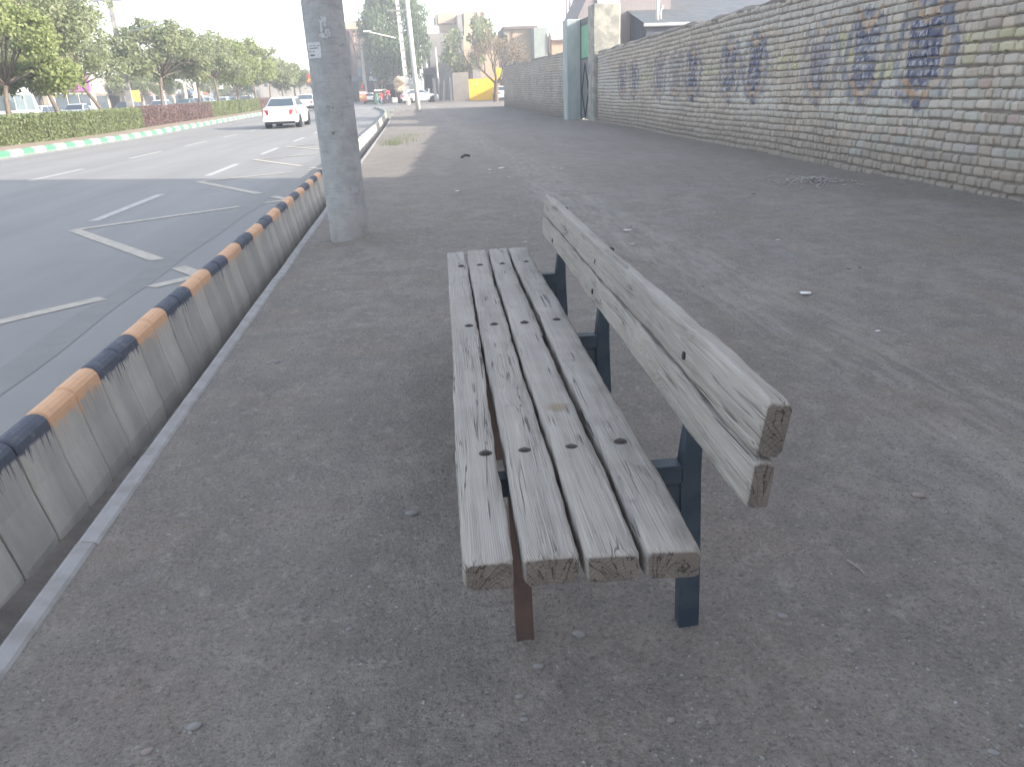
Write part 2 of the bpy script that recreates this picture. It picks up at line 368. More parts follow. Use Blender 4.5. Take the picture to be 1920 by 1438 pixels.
for k_, yy_ in enumerate((1.517, 2.512, 3.49)):           # earth heaped round each bench leg
    for xx_ in (.175, .575):
        d_ = np.hypot(X - xx_ - .037 * (yy_ - 1.5), (Y - yy_)); Z = Z + np.clip(1 - d_ / .11, 0, 1) ** 1.5 * .016
nxg = len(gx); idx = np.arange(len(gx) * len(gy)).reshape(len(gy), nxg)
Fq = np.stack([idx[:-1, :-1], idx[:-1, 1:], idx[1:, 1:], idx[1:, :-1]], -1).reshape(-1, 4)
tag(np_mesh('ground', np.stack([X, Y, Z], -1).reshape(-1, 3), Fq, M_DIRT, smooth=True), kind='structure')
strip('road', -11.95, -1.62, -60, 900, M_ASPH, 0, 6)
strip('side_road', -1.64, -1.08, 75, 900, M_ASPH, .004)
M_PAVE = pm('dusty_paving', (.33, .29, .25), (.27, .24, .21), .8, .9, .2, fine=8)
strip('median', -16.6, -12.1, -60, 160, pm('median_soil', (.36, .29, .23), (.28, .23, .18), 1.5, .95, .5, .02, fine=14), .17)
strip('far_road', -27.5, -16.6, -60, 900, M_ASPH, .0, 2)
strip('far_road_link', -16.62, -11.9, 160, 900, M_ASPH, .004, 2)
strip('pavement', -600, -27.5, -60, 900, M_PAVE, .12, 3)

# median kerb, green and white
m = MB(); prof = [(-11.93, -.02), (-11.93, .13), (-11.96, .17), (-12.02, .19), (-12.1, .19), (-12.14, .12)]
ys = list(np.arange(10, 160, 2.))
m.loft([[(x, y, z + T(y)) for x, z in prof] for y in ys], closed=False, cap=True)
tag(m.build('median_kerb', kerb_mat(False), smooth=False), kind='structure')

# kerb blocks beside the drain, orange and black, then white and green
m = MB()
arc = [(-1.566 + .052 * math.cos(a), .100 + .048 * math.sin(a)) for a in np.linspace(math.pi, 0, 9)]
prof = [(-1.625, -.05)] + arc + [(-1.492, -.06), (-1.452, -.25), (-1.44, -.55), (-1.6, -.50)]
def kerb_x(y): return 0 if y < 52 else -((y - 52) / 22) ** 2 * 1.5
yb = -6 + .48 * 0; rr = random.Random(3); blk = []
y = 3.0 - .54 * 16
while y < 74:
    L = .27; dx = rr.uniform(-.004, .004); dz = rr.uniform(-.005, .004); tl = rr.uniform(-.01, .01); r_ = []
    for t, sc in ((.0045, .90), (.010, .98), (.02, 1), (L - .02, 1), (L - .010, .98), (L - .0045, .90)):
        yy = y + t; r_.append([(-1.56 + (px_ + 1.56) * sc + dx + tl * t + kerb_x(yy), yy, (pz + .1) * (.5 + .5 * sc) - .1 + dz + T(yy)) for px_, pz in prof])
    m.loft(r_); y += L
tag(m.build('kerb', kerb_mat(True)), kind='structure')
# drain: floor, far wall, concrete lip
M_SILT = pm('drain_silt', (.13, .115, .105), (.19, .17, .15), 5, .97, .8, .02, fine=35)
m = MB(); n = 9; ys = list(np.arange(-6, 60, .12)); rr = random.Random(5)
xs = np.linspace(-1.6, -1.06, n)
m.add([(x, y, -max(.27, min(.48, .285 + .045 * (y - 2.3))) + .05 * max(0, (-1.42 - x) / .05) * .3 + .02 * float(fbm(np.array(x * 9.), np.array(y * 5.), 3, 2)) + T(y)) for y in ys for x in xs], [(j * n + i, j * n + i + 1, (j + 1) * n + i + 1, (j + 1) * n + i) for j in range(len(ys) - 1) for i in range(n - 1)])
tag(m.build('drain_floor', M_SILT, smooth=True), kind='structure')
m = MB(); y = -3.4; M_LIP = pm('concrete_lip', (.31, .30, .295), (.235, .22, .21), 9, .9, .4, .003)
while y < 60:
    L = .62; dx = rr.uniform(-.003, .003); w_ = .06 + rr.uniform(-.003, .004)
    pr = [(-1.125, -.42), (-1.125, -.02), (-1.12, .004), (-1.112, .012), (-1.10, .015), (-1.125 + w_, .008), (-1.125 + w_ + .02, -.012), (-1.02, -.42)]
    m.loft([[(px_ + dx, y + t, pz * s_ + T(y + t)) for px_, pz in pr] for t, s_ in ((.0, .97), (.01, 1), (L - .012, 1), (L - .002, .97))]); y += L
tag(m.build('drain_edge', M_LIP), kind='structure')
# concrete apron and dark culvert mouth where the drain meets the bend
m = MB(); m.box(-1.46, -1.13, 58.5, 76, .16, .30); m.box(-1.13, .35, 60, 61.2, .12, .33)
tag(m.build('drain_cover', M_CONC2), kind='structure')

# road markings
M_MARK = pm('worn_road_paint', (.50, .485, .46), (.38, .365, .35), 10, .8, .1, fine=50)
M_MARKC = pm('worn_cream_paint', (.50, .45, .385), (.38, .34, .295), 10, .8, .1, fine=50)
def bar(m, a, b, w_, z=.004, gap=False):
    a = Vector((*a, 0)); b = Vector((*b, 0)); d = (b - a).normalized(); nrm = Vector((-d.y, d.x, 0)) * w_ / 2; k = max(1, int((b - a).length / (.06 if gap else .5)))
    for i in range(k):
        p = a + (b - a) * i / k; q = a + (b - a) * (i + 1) / k
        if gap and abs((p.x + q.x) / 2 + 2.14) < .13: continue      # dug away by the trench
        m.quad(*[(v.x, v.y, T(v.y) + z) for v in (p - nrm, q - nrm, q + nrm, p + nrm)])
m = MB()
for y0, y1 in ((9.8, 12.5), (15.4, 18.1), (21.1, 23.7), (27.0, 29.8), (33, 35.6), (39, 41.6), (45, 47.6), (51, 53.6), (57, 59.6)): bar(m, (-3.84, y0), (-3.84, y1), .13)
for y0, y1 in ((10.6, 13.1), (16.3, 18.9), (22, 24.8), (27.4, 30.3), (33, 35.8), (38.6, 41.4), (44.2, 47), (49.8, 52.6)): bar(m, (-7.38, y0), (-7.38, y1), .12)
bar(m, (-11.55, 8), (-11.55, 90), .1, .003)
tag(m.build('lane_marking', M_MARK), kind='structure')
m = MB(); zz = [(-3.8, 3.9), (-1.72, 6.18), (-3.8, 9.12), (-1.72, 10.9), (-3.72, 14.25), (-1.78, 15.65), (-3.68, 19.2), (-1.78, 20.7), (-3.68, 24.2), (-1.78, 25.6)]
for i, (a, b) in enumerate(zip(zz[:-1], zz[1:])): bar(m, a, b, .125, .004 + .0006 * i, True)
tag(m.build('zigzag_marking', M_MARKC), kind='structure')
m = MB(); ys = np.arange(-2, 37.5, .35); M_TRENCH = pm('trench_asphalt', (.235, .226, .218), (.212, .205, .198), 5, .85, .2)
tx = lambda y, s: -2.14 + .02 * math.sin(y * .7) + s * (.105 + .012 * math.sin(y * 3.1 + s))
m.add([(tx(y, s), y, .0022) for y in ys for s in (-1, 1)], [(2 * j, 2 * j + 1, 2 * j + 3, 2 * j + 2) for j in range(len(ys) - 1)])
tag(m.build('trench_patch', M_TRENCH), kind='structure')
# ================================================================== BENCH
BX, BY, BA = .028, 1.095, -math.atan((.131 - .028) / (3.855 - 1.095))
bench = empty('park_bench', (BX, BY, 0), 'long park bench of weathered grey planks on blue steel legs, beside the drain', 'bench', rz=BA)
def plank(name, x0, z0, wd, th, L, seed, tilt=0, y0=0., sag=0, label=None, step=0):
    """rounded, slightly worn beam with its own local origin in the middle of its near end"""
    r = random.Random(seed); n = 20; rings = []; rad = .011; prof = []; sk0, sk1 = r.uniform(-.07, .07), r.uniform(-.08, .08)
    hw, ht = wd / 2, th / 2
    for cx_, cz_, a0 in ((hw - rad, ht - rad, 0), (-hw + rad, ht - rad, 90), (-hw + rad, -ht + rad, 180), (hw - rad, -ht + rad, 270)):
        for k in range(5): a = R(a0 + k * 22.5); prof.append((cx_ + rad * math.cos(a), cz_ + rad * math.sin(a)))
    N = 150; ph = [r.uniform(0, 9) for _ in range(8)]
    for j in range(N + 1):
        t = j / N; y = t * L; e = min(t * L, (1 - t) * L); s = 1 - .12 * max(0, 1 - e / .012) ** 2
        ring = []
        for i, (px_, pz) in enumerate(prof):
            wob = .0016 * math.sin(y * 5 + ph[0] + i * .3) + .0011 * math.sin(y * 17 + ph[1] + i) + .0007 * math.sin(y * 53 + ph[2] + i * 2)
            chip = -.006 * max(0, math.sin(y * 2.3 + ph[3]) * math.sin(y * 7.7 + ph[4] + (i // 5) * 1.7) - .62) * (1 if i % 5 == 2 else .5)
            k = s + (wob + chip) / max(hw, ht) * 1.2
            if step: k += .10 * min(1, max(0, (step - y) / .03)) + .05 * math.exp(-((y - step) / .02) ** 2)
            ring.append((px_ * k + .0025 * math.sin(y * 1.9 + ph[5]), y + px_ * sk0 * max(0, 1 - y / .05) + pz * sk1 * max(0, 1 - y / .05), pz * k + .002 * math.sin(y * 2.4 + ph[6]) - sag * 4 * t * (1 - t)))
        rings.append(ring)
    m = MB(); m.loft(rings); o = m.build(name, M_WOOD, bench); o.location = (x0 + wd / 2, y0, z0); o.rotation_euler.y = tilt
    for p in o.data.polygons: p.use_smooth = len(p.vertices) == 4
    if label: o['label'] = label
    return o
L = 2.762; ZT = .5125; TH = .055
seat = []
for i, (x0, x1, y0) in enumerate(((0, .088, .003), (.099, .195, .0), (.205, .299, -.008), (.311, .408, -.012))):
    seat.append(plank('seat_plank', x0, ZT - TH / 2, x1 - x0, TH, L + (.0, .006, .02, .03)[i], 11 + i, y0=y0))
upper = plank('back_plank', .498, .719, .040, .096, L + .01, 31, R(7), label='upper back plank, cracked, swollen and thicker towards its near end', step=.40)
lower = plank('back_plank', .487, .618, .038, .094, L - .005, 32, R(4))
rows = [1.517 - BY, 2.512 - BY, 3.49 - BY]
def bolt(parent, x, y, z, axis):
    m = MB(); hx = 6
    if axis == 'z':
        m.loft([[(x + r_ * math.cos(a), y + r_ * .8 * math.sin(a), z + h) for a in np.linspace(0, 2 * math.pi, 13)[:-1]] for r_, h in ((.0145, -.002), (.0145, .0012), (.0118, .0016))])
        m.loft([[(x + .0085 * math.cos(a + .3), y + .0085 * math.sin(a + .3), z + h) for a in np.linspace(0, 2 * math.pi, 7)[:-1]] for h in (.0005, .0042)])
    else:
        m.loft([[(x - h, y + r_ * math.cos(a), z + r_ * math.sin(a)) for a in np.linspace(0, 2 * math.pi, 13)[:-1]] for r_, h in ((.009, -.002), (.009, .0006), (.0075, .001))])
        m.loft([[(x - h, y + .006 * math.cos(a), z + .006 * math.sin(a)) for a in np.linspace(0, 2 * math.pi, 7)[:-1]] for h in (.0005, .0014)])
    return m.build('bolt', M_BOLT, parent)
for i, s_ in enumerate(seat):
    bxs = [(.075, .14, .245, .358), (.078, .142, .245, .358), (.075, .145, .246, .36)]
    for k, yy in enumerate(rows): bolt(s_, (.062, .148, .252, .364)[i] - s_.location.x, yy - s_.location.y + (.01 if i == 3 else 0), TH / 2 + .001, 'z')
g = NT('amber_stain'); v = g.coord('Object'); g.out((.30, .23, .15), .8); x, y, z = g.sep(v)
d_ = g.math('ADD', g.math('SQRT', g.math('ADD', g.math('MULTIPLY', g.math('MULTIPLY', x, x), 700.), g.math('MULTIPLY', g.math('MULTIPLY', y, y), 900.))), g.math('MULTIPLY', g.noise(v, 60, 4), .5))
g.link(g.math('MULTIPLY', g.ramp(d_, 1.35, .5), .5), g.b.inputs['Alpha'])
m = MB(); m.add([(x_, y_, 0) for y_ in np.linspace(-.04, .04, 9) for x_ in (-.036, 0, .036)], [(j * 3 + i, j * 3 + i + 1, j * 3 + i + 4, j * 3 + i + 3) for j in range(8) for i in range(2)])
sto = m.build('stain', g.m, seat[2]); sto.location = (.002, .66, TH / 2 + .0025)
for s_, hw in ((upper, .020), (lower, .019)):
    for yy in rows: bolt(s_, -hw - .001, yy, -.012, 'x')
for k, yy in enumerate(rows):
    fr = empty('leg_frame', (0, yy, 0)); fr.parent = bench
    # rear post: channel bar that bends back above the seat
    m = MB(); path = [(.551, -.06), (.545, .20), (.537, .445), (.550, .56), (.568, .755)]
    dx = BX - .041                                            # shift into bench coordinates at this row
    def post(x, wd): return [(x - .041, -.019), (x - .041 + wd, -.019), (x - .041 + wd, .019), (x - .041 + wd - .006, .019), (x - .041 + wd - .006, -.013), (x - .041 + .006, -.013), (x - .041 + .006, .019), (x - .041, .019)]
    rings = [[(px_, py_, z) for px_, py_ in post(x, (.050, .049, .047, .035, .030)[i])] for i, (x, z) in enumerate(path)]
    m.loft(rings); m.build('rear_post', M_NAVY, fr, bevel=.0015)
    m = MB(); zt = ZT - TH - .001                              # seat bearer with a deep gusset into the post
    m.box(.03, .502, -.02, .02, zt - .008, zt); m.box(.03, .502, -.019, -.013, zt - .045, zt - .0085)
    m.build('seat_bearer', M_NAVY, fr)
    m = MB(); m.slab([(.38, -.0125, zt - .009), (.502, -.0125, zt - .009), (.505, -.0125, .17), (.49, -.0125, .25), (.455, -.0125, .34)], (0, .006, 0))
    m.build('gusset', M_NAVY, fr)
    m = MB(); fx = .112                                        # front leg: rusty angle bar
    m.slab([(fx, -.016, -.06), (fx + .043, -.016, -.06), (fx + .036, -.016, zt - .046), (fx - .006, -.016, zt - .046)], (0, .005, 0))
    m.slab([(fx, -.0105, -.06), (fx + .005, -.0105, -.06), (fx - .001, -.0105, zt - .046), (fx - .006, -.0105, zt - .046)], (0, .032, 0))
    o = m.build('front_leg', M_RUST, fr, bevel=.001)
    if k == 0: o['label'] = 'rusty brown front leg of bare angle steel'

# ================================================================== NEAR UTILITY POLE
g = NT('pole_concrete'); v = g.coord('Object'); x, y, z = g.sep(v)
band = g.noise(g.coord('Object', (.15, .15, 1)), 38, 5, .7); n1 = g.noise(v, 6, 5, .65); n2 = g.noise(v, 60, 4, .7)
col = g.mix(g.ramp(n1, .35, .65), (.38, .375, .37), (.30, .297, .295)); col = g.mix(g.math('MULTIPLY', g.ramp(band, .5, .68), .4), col, (.19, .195, .205))
col = g.mix(g.math('MULTIPLY', g.ramp(g.noise(v, 13, 5, .7), .6, .68), .5), col, (.15, .15, .155)); col = g.mix(g.math('MULTIPLY', g.ramp(n2, .6, .75), .4), col, (.13, .13, .13))
col = g.mix(g.math('MULTIPLY', g.ramp(z, .45, .0), .5), col, (.27, .25, .235))
g.bump(g.math('ADD', n2, g.math('MULTIPLY', band, 1.2)), .55, .006); M_POLE = g.out(col, .9)
PX_, PY_, PR = -.640, 7.28, .176
pole = empty('utility_pole', (PX_, PY_, 0), 'thick grey concrete pole in the foreground standing between drain and bench', 'pole', 'poles along the drain')
m = MB(); zs = np.arange(-.1, 9.01, .1); rings = []
for z in zs:
    r_ = PR * (1 - .012 * max(0, z)); ox = -.006 * z
    rings.append([((r_ + .002 * math.sin(z * 9 + a * 3) + .0015 * math.sin(z * 31 + a * 5)) * math.cos(a) + ox, r_ * math.sin(a), z) for a in np.linspace(0, 2 * math.pi, 33)[:-1]])
m.loft(rings); sh = m.build('shaft', M_POLE, pole, smooth=True)
def wrap(m, a0, a1, z0, z1, d, mi=0, jag=0, seed=1):
    """patch lying on the shaft between two angles and heights"""
    rr = random.Random(seed); na, nz = 8, 6; rings = []
    for j in range(nz + 1):
        z = z0 + (z1 - z0) * j / nz; row = []
        for i in range(na + 1):
            a = R(a0 + (a1 - a0) * i / na)
            if jag and (i in (0, na)): a += R(rr.uniform(-jag, jag))
            zz_ = z + (rr.uniform(-jag, jag) * .003 if jag and j in (0, nz) else 0)
            r_ = PR * (1 - .012 * zz_) + d; row.append((r_ * math.cos(a) - .006 * zz_, r_ * math.sin(a), zz_))
        rings.append(row)
    n = na + 1
    m.add([p for r0 in rings for p in r0], [(j * n + i, j * n + i + 1, (j + 1) * n + i + 1, (j + 1) * n + i) for j in range(nz) for i in range(na)], mi)
m = MB(); wrap(m, 212, 257, 1.575, 1.70, .004, 0, .8)
M_PAPER = pm('faded_paper', (.62, .61, .61), (.52, .52, .53), 12, .8, .1)
stk = m.build('sticker', M_PAPER, sh); so_ = stk.modifiers.new('s', 'SOLIDIFY'); so_.thickness = .001
m = MB(); rr = random.Random(8)
for row, (zc, hh) in enumerate(((1.672, .006), (1.653, .008), (1.63, .012), (1.600, .018))):
    a = 217
    while a < (252 if row in (0, 1) else 240):
        w_ = rr.uniform(1.5, 4.5)
        if rr.random() < .8: wrap(m, a, a + w_, zc - hh / 2 * rr.uniform(.5, 1), zc + hh / 2 * rr.uniform(.5, 1), .0062)
        a += w_ + rr.uniform(.6, 1.4)
m.build('printed_text', flat((.14, .13, .16), .8), stk)
m = MB()
for a0, a1, z0, z1, sd in ((268, 281, 1.845, 1.89, 1), (272, 278, 1.815, 1.85, 2), (262, 268, 1.775, 1.86, 3), (262, 272, 1.73, 1.765, 4), (270, 282, 1.722, 1.742, 5), (282, 287, 1.735, 1.775, 6), (274, 279, 1.765, 1.795, 7), (281, 286, 1.775, 1.8, 9), (258, 263, 1.735, 1.76, 10), (277, 279.5, 1.745, 1.765, 11)):
    wrap(m, a0, a1, z0, z1, .0032, 0, 2.2, sd)
m.build('paint_mark', pm('faded_white_paint', (.56, .56, .56), (.44, .44, .44), 18, .8, .2), sh)
m = MB(); m.tube([(-.03, -.165, .985), (-.032, -.19, .983)], [.016, .011], 10); m.build('bolt', M_CONC2, sh, smooth=True)

# ================================================================== MUD BRICK WALLS
def med_paint(s, z, meds):
    """painted medallions: returns rgb, alpha for wall coordinates"""
    rgb = np.zeros(s.shape + (3,)); al = np.zeros(s.shape)
    sn = fbm(s * 16, z * 16, 3, 40); fine = vnoise(s * 46, z * 60, 12); wear = fbm(s * 5, z * 7, 4, 77)
    def put(mask, c, a):
        m_ = mask & (a * np.ones(s.shape) > 0)
        for k in range(3): rgb[..., k] = np.where(m_, c[k], rgb[..., k])
        al[:] = np.where(m_, a, al)
    NV, OR, BL = (.045, .06, .14), (.40, .25, .15), (.13, .155, .22)
    for sc_, w_, st in meds:
        u = (s - sc_) / (w_ / 2); v = (z - 1.5) / .58
        d = np.abs(u) ** 1.5 * .9 + np.abs(v) ** 1.9
        zig = .08 * np.sign(np.sin(np.arctan2(v, u) * 8))
        put((d + zig < 1.25) & (d + zig > .80), BL, st * .9)
        put((d + zig < .84) & (d + zig > .66) & (np.sin(np.arctan2(v, u) * 8) > .1), OR, st * .55)
        core = (np.abs(u) < .62) & (np.abs(v) < .72) & (np.abs(u) * .9 + np.abs(v) < 1.08)
        put(core, NV, st)
        put(core & (np.abs((z * 9) % 1 - .5) < .27) & (fine > .62), (.36, .38, .44), st * .85)
        put((np.abs(np.abs(u) * .8 - (v + 1.02) * 1.0) < .14) & (v < -.5) & (v > -1.1), OR, st)
        put((np.abs(np.abs(u) * .9 - (v - .8) * 1.1 - .25) < .10) & (v > .55) & (v < 1.1), OR, st * .8)
        put((np.abs(u) > .55) & (np.abs(u) < .95) & (np.abs(np.abs(v) - .72) < .13), BL, st * .9)
        put((np.abs(u) < .16) & (v < -.85) & (v > -1.12), NV, st)
    al *= np.clip((wear - .22) * 4, .35, .85); al *= np.clip(sn * 3, .6, 1)
    return rgb, al
def brick_wall(name, label, a, b, height, meds, yellow, thick=.5, seed=1, course=.112, s_from=0., near_s=14., top_amp=.07, zbase=0):
    a = np.array(a); b = np.array(b); Lw = np.linalg.norm(b - a); t = (b - a) / Lw; nrm = np.array([-t[1], t[0]])   # nrm points to the pavement (-x)
    rng = np.random.default_rng(seed); rr = random.Random(seed)
    root = empty(name, (a[0], a[1], 0), label, 'wall', 'mud brick walls along the pavement')
    def W(s, o_, z):                                           # wall -> local coordinates of the empty
        p = t * s + nrm * o_; return np.stack([p[..., 0] if p.ndim > 1 else p[0] * np.ones_like(z), p[..., 1] if p.ndim > 1 else p[1] * np.ones_like(z), z], -1)
    V = []; Cc = []; Fs = []; base = 0; zi = 0; ztop = height
    ci = 0; z = -.03
    while z < ztop - course * .6:
        s = s_from + rng.uniform(-.2, 0); header = ci % 2
        cw = .035 * math.sin(ci * 1.3)
        while s < Lw:
            bl = rng.uniform(.20, .255) if rng.random() < .55 else rng.uniform(.095, .135)
            if header and rng.random() < .3: bl = rng.uniform(.1, .13)
            s1 = min(s + bl, Lw); sm = (s + s1) / 2
            ng = T(a[1] + t[1] * sm) if zbase is None else 0
            nu, nv = (9, 6) if sm < near_s else ((6, 4) if sm < 22 else (4, 4))
            u = np.linspace(-1, 1, nu); v = np.linspace(-1, 1, nv); u = np.sign(u) * np.abs(u) ** .6; v = np.sign(v) * np.abs(v) ** .6; U, Vv = np.meshgrid(u, v)
            gap = .004 + .004 * rng.random(); hh = course * .5 - gap * .6 - rng.random() * .003
            hl = (s1 - s) / 2 - gap * .7
            if hl > .02:
                zc = z + course / 2 + .014 * math.sin(sm * .55 + ci * .21) + .006 * math.sin(sm * 2.3 + ci) + rng.uniform(-.007, .007) + ng
                # rounded corners: squeeze the grid
                q = .13 * (np.abs(U) ** 4) * (np.abs(Vv) ** 2) ; S_ = sm + U * hl * (1 - q * .5) ; Z_ = zc + Vv * hh * (1 - q)
                pil = (1 - np.abs(U) ** 10) * (1 - np.abs(Vv) ** 7)
                bulge = .009 + rng.uniform(-.009, .009)
                er = (vnoise(S_ * 26, Z_ * 26, seed) - .5) * .016 + (vnoise(S_ * 60, Z_ * 60, seed + 3) - .5) * .004
                O_ = np.where(pil > .02, bulge * pil ** .3 + er, -.024) + (Z_ - 1.2) * 0.0
                tilt = rng.uniform(-.12, .12) * .04; O_ = O_ + U * tilt * .6
                P = np.stack([t[0] * S_ + nrm[0] * O_, t[1] * S_ + nrm[1] * O_, Z_], -1)
                tone = rng.uniform(.80, 1.14); warm = rng.uniform(-.012, .012)
                bc = np.array([.43 + warm, .375, .318 - warm]) * tone
                colr = np.ones(S_.shape + (3,)) * bc
                rgb, al = med_paint(S_, Z_ - ng, meds)
                # limewash and odd coloured bricks
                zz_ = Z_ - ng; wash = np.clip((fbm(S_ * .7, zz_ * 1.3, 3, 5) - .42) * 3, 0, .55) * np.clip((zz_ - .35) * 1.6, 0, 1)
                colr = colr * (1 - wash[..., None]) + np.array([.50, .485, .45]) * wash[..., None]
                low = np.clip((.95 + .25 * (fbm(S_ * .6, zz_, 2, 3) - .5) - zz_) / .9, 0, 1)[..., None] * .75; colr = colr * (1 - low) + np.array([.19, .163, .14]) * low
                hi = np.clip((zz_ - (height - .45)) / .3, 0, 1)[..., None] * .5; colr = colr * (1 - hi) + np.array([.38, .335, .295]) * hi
                for y0_, y1_, zl, zh in yellow:
                    if y0_ < sm < y1_ and zl < zc - ng < zh and rng.random() < .7:
                        ya = .42 * rng.uniform(.4, 1); colr = colr * (1 - ya) + np.array([.50, .48, .22]) * ya
                        dots = (vnoise(S_ * 42, zz_ * 42, 91) > .84)[..., None]; colr = np.where(dots, np.array([.09, .12, .06]), colr)
                if sm < 11 and .25 < zc < 1.25:
                    rv = rng.random()
                    if rv < .11: colr = colr * .8 + np.array([.38, .50, .48]) * .2
                    elif rv < .14: colr = colr * .78 + np.array([.5, .28, .28]) * .22
                    elif rv < .24: colr = colr * .84 + np.array([.36, .42, .50]) * .16
                colr = colr * (1 - al[..., None]) + rgb * al[..., None]
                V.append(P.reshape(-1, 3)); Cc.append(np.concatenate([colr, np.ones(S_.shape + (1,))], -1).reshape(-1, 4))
                ii = np.arange(nu * nv).reshape(nv, nu) + base
                Fs.append(np.stack([ii[:-1, :-1], ii[:-1, 1:], ii[1:, 1:], ii[1:, :-1]], -1).reshape(-1, 4)[:, ::-1]); base += nu * nv
            s = s1
        z += course; ci += 1
    # outline of every brick drops into the joint: done by the rim; the joint itself is the mud core
    bo = np_mesh('brick_face', np.concatenate(V), np.concatenate(Fs), M_BRICKP, np.concatenate(Cc), root, smooth=True)
    m = MB(); nS = int(Lw / .35); prof_r = []
    rings = []
    for j in range(nS + 1):
        s = s_from + (Lw - s_from) * j / nS; g_ = T(a[1] + t[1] * s) if zbase is None else 0
        h = ztop + top_amp * (float(fbm(np.array(s * 1.1), np.array(seed * 3.), 4, seed)) - .5) * 2 + g_; e = .02 * math.sin(s * 3.3)
        pr = [(-.022, -.1), (-.022, h - .16), (-.0 + e, h - .03), (-.12, h + .03 + e), (-thick / 2, h + .06), (-thick + .12, h + .02), (-thick, h - .08), (-thick, -.1)]
        rings.append([tuple(t * s + nrm * o_) + (z_,) for o_, z_ in pr])
    m.loft(rings); m.build('mud_core', M_MUD, root, smooth=False)
    return root
MEDS = [(9.33, 1.12, 1.), (10.75, 1.05, .9), (12.15, 1.1, .6), (14.95, 1.1, 1.), (16.35, 1.15, .9), (19.0, 1.15, 1.), (20.5, 1.2, .6), (22.2, 1.2, .7), (25.5, 1.1, .9), (27.4, 1.2, .75)]
YEL = [(6.2, 8.6, 1.38, 1.66), (10.0, 10.4, 1.2, 1.6), (11.2, 11.6, 1.5, 1.85), (12.9, 14.2, 1.45, 1.7), (17.1, 18.2, 1.4, 1.7), (23.2, 24.6, 1.4, 1.7)]
brick_wall('mud_brick_wall', 'long mud brick wall with faded blue painted medallions, nearest the bench', (5.63, 0), (7.55, 32.15), 2.60, MEDS, YEL, seed=4, s_from=3.5, top_amp=.10)
MED2 = [(3.0, .95, .45), (5.6, .95, .35), (7.2, .95, .3), (10, .95, .25), (13, .95, .2)]
brick_wall('mud_brick_wall', 'lower mud brick wall running on beyond the metal gate to the yellow wall', (7.33, 36.0), (7.30, 62.4), 2.86, MED2, [], seed=9, course=.118, near_s=0, zbase=None)

# ================================================================== GATE
gate = empty('gate', (7.5, 33.4, 0), 'grey and green metal gate with a diamond trim between two plastered pillars', 'gate')
def loc_build(m, name, mats, root, **k):
    """mesh given in world coordinates, parented to an empty"""
    L_ = root.matrix_world if False else Matrix.Translation(root.location)
    ov = root.location; m.v = [(p[0] - ov.x, p[1] - ov.y, p[2] - ov.z) for p in m.v]; return m.build(name, mats, root, **k)
M_GREYP = pm('grey_door_paint', (.19, .185, .19), (.155, .15, .155), 2, .6, .1)
M_GREEN = pm('green_sheet', (.28, .55, .38), (.22, .46, .31), 2, .5, .1)
m = MB(); m.box(7.50, 7.54, 33.32, 35.08, .05, 2.42); loc_build(m, 'door_leaf', M_GREYP, gate)
m = MB(); n = 30
for i in range(n):
    y0 = 33.36 + (35.04 - 33.36) * i / n; y1 = 33.36 + (35.04 - 33.36) * (i + 1) / n; d = .02 if i % 3 else 0
    m.box(7.49 + d, 7.53, y0, y1 - (.0 if i % 3 else .004), 2.47, 3.72)
loc_build(m, 'green_panel', M_GREEN, gate)
m = MB()
for (ya, za), (yb_, zb) in (((34.2, 2.25), (34.85, 1.15)), ((34.85, 1.15), (34.2, .12)), ((34.2, .12), (33.55, 1.15)), ((33.55, 1.15), (34.2, 2.25))):
    m.tube([(7.485, ya, za), (7.485, yb_, zb)], .022, 6)
loc_build(m, 'diamond_trim', M_BLACK, gate)
m = MB(); m.box(7.48, 7.56, 33.30, 35.10, 2.42, 2.47); m.box(7.48, 7.56, 33.30, 35.10, 3.72, 3.98); m.box(7.47, 7.55, 35.04, 35.10, .0, 4.0)
loc_build(m, 'gate_frame', flat((.07, .08, .09), .6), gate)
M_PLAST = pm('weathered_plaster', (.40, .43, .41), (.30, .345, .35), 2.2, .9, .35, .006, (1, 1, .5), fine=25)
M_PLAST2 = pm('pale_plaster', (.36, .345, .30), (.20, .20, .185), 3.2, .9, .35, .006, fine=22)
def pillar(x0, x1, y0, y1, h, label, mt, seed):
    p = empty('gate_pillar', ((x0 + x1) / 2, (y0 + y1) / 2, 0), label, 'pillar', 'pillars of the metal gate'); m = MB()
    r_ = random.Random(seed); c_ = .05; rings = []
    for z in list(np.arange(-.1, h, .3)) + [h - .04, h]:
        s_ = 1 if z < h - .02 else .93; j = lambda: r_.uniform(-.008, .008)
        cx_, cy_, hx, hy = (x0 + x1) / 2, (y0 + y1) / 2, (x1 - x0) / 2 * s_, (y1 - y0) / 2 * s_
        rings.append([(cx_ + a * hx - (a > 0) * q1 + (a < 0) * q1 + j(), cy_ + b * hy - (b > 0) * q2 + (b < 0) * q2 + j(), z) for a, b, q1, q2 in ((-1, -1, 0, c_), (-1, -1, c_, 0), (1, -1, c_, 0), (1, -1, 0, c_), (1, 1, 0, c_), (1, 1, c_, 0), (-1, 1, c_, 0), (-1, 1, 0, c_))])
    m.loft(rings); return loc_build(m, 'shaft', mt, p)
pillar(6.87, 7.66, 35.12, 35.95, 4.02, 'square plastered gate pillar on the far side of the metal gate', M_PLAST, 1)
pillar(7.40, 8.50, 32.30, 33.28, 4.33, 'broad pale plastered gate pillar rising above the end of the painted wall', M_PLAST2, 2)

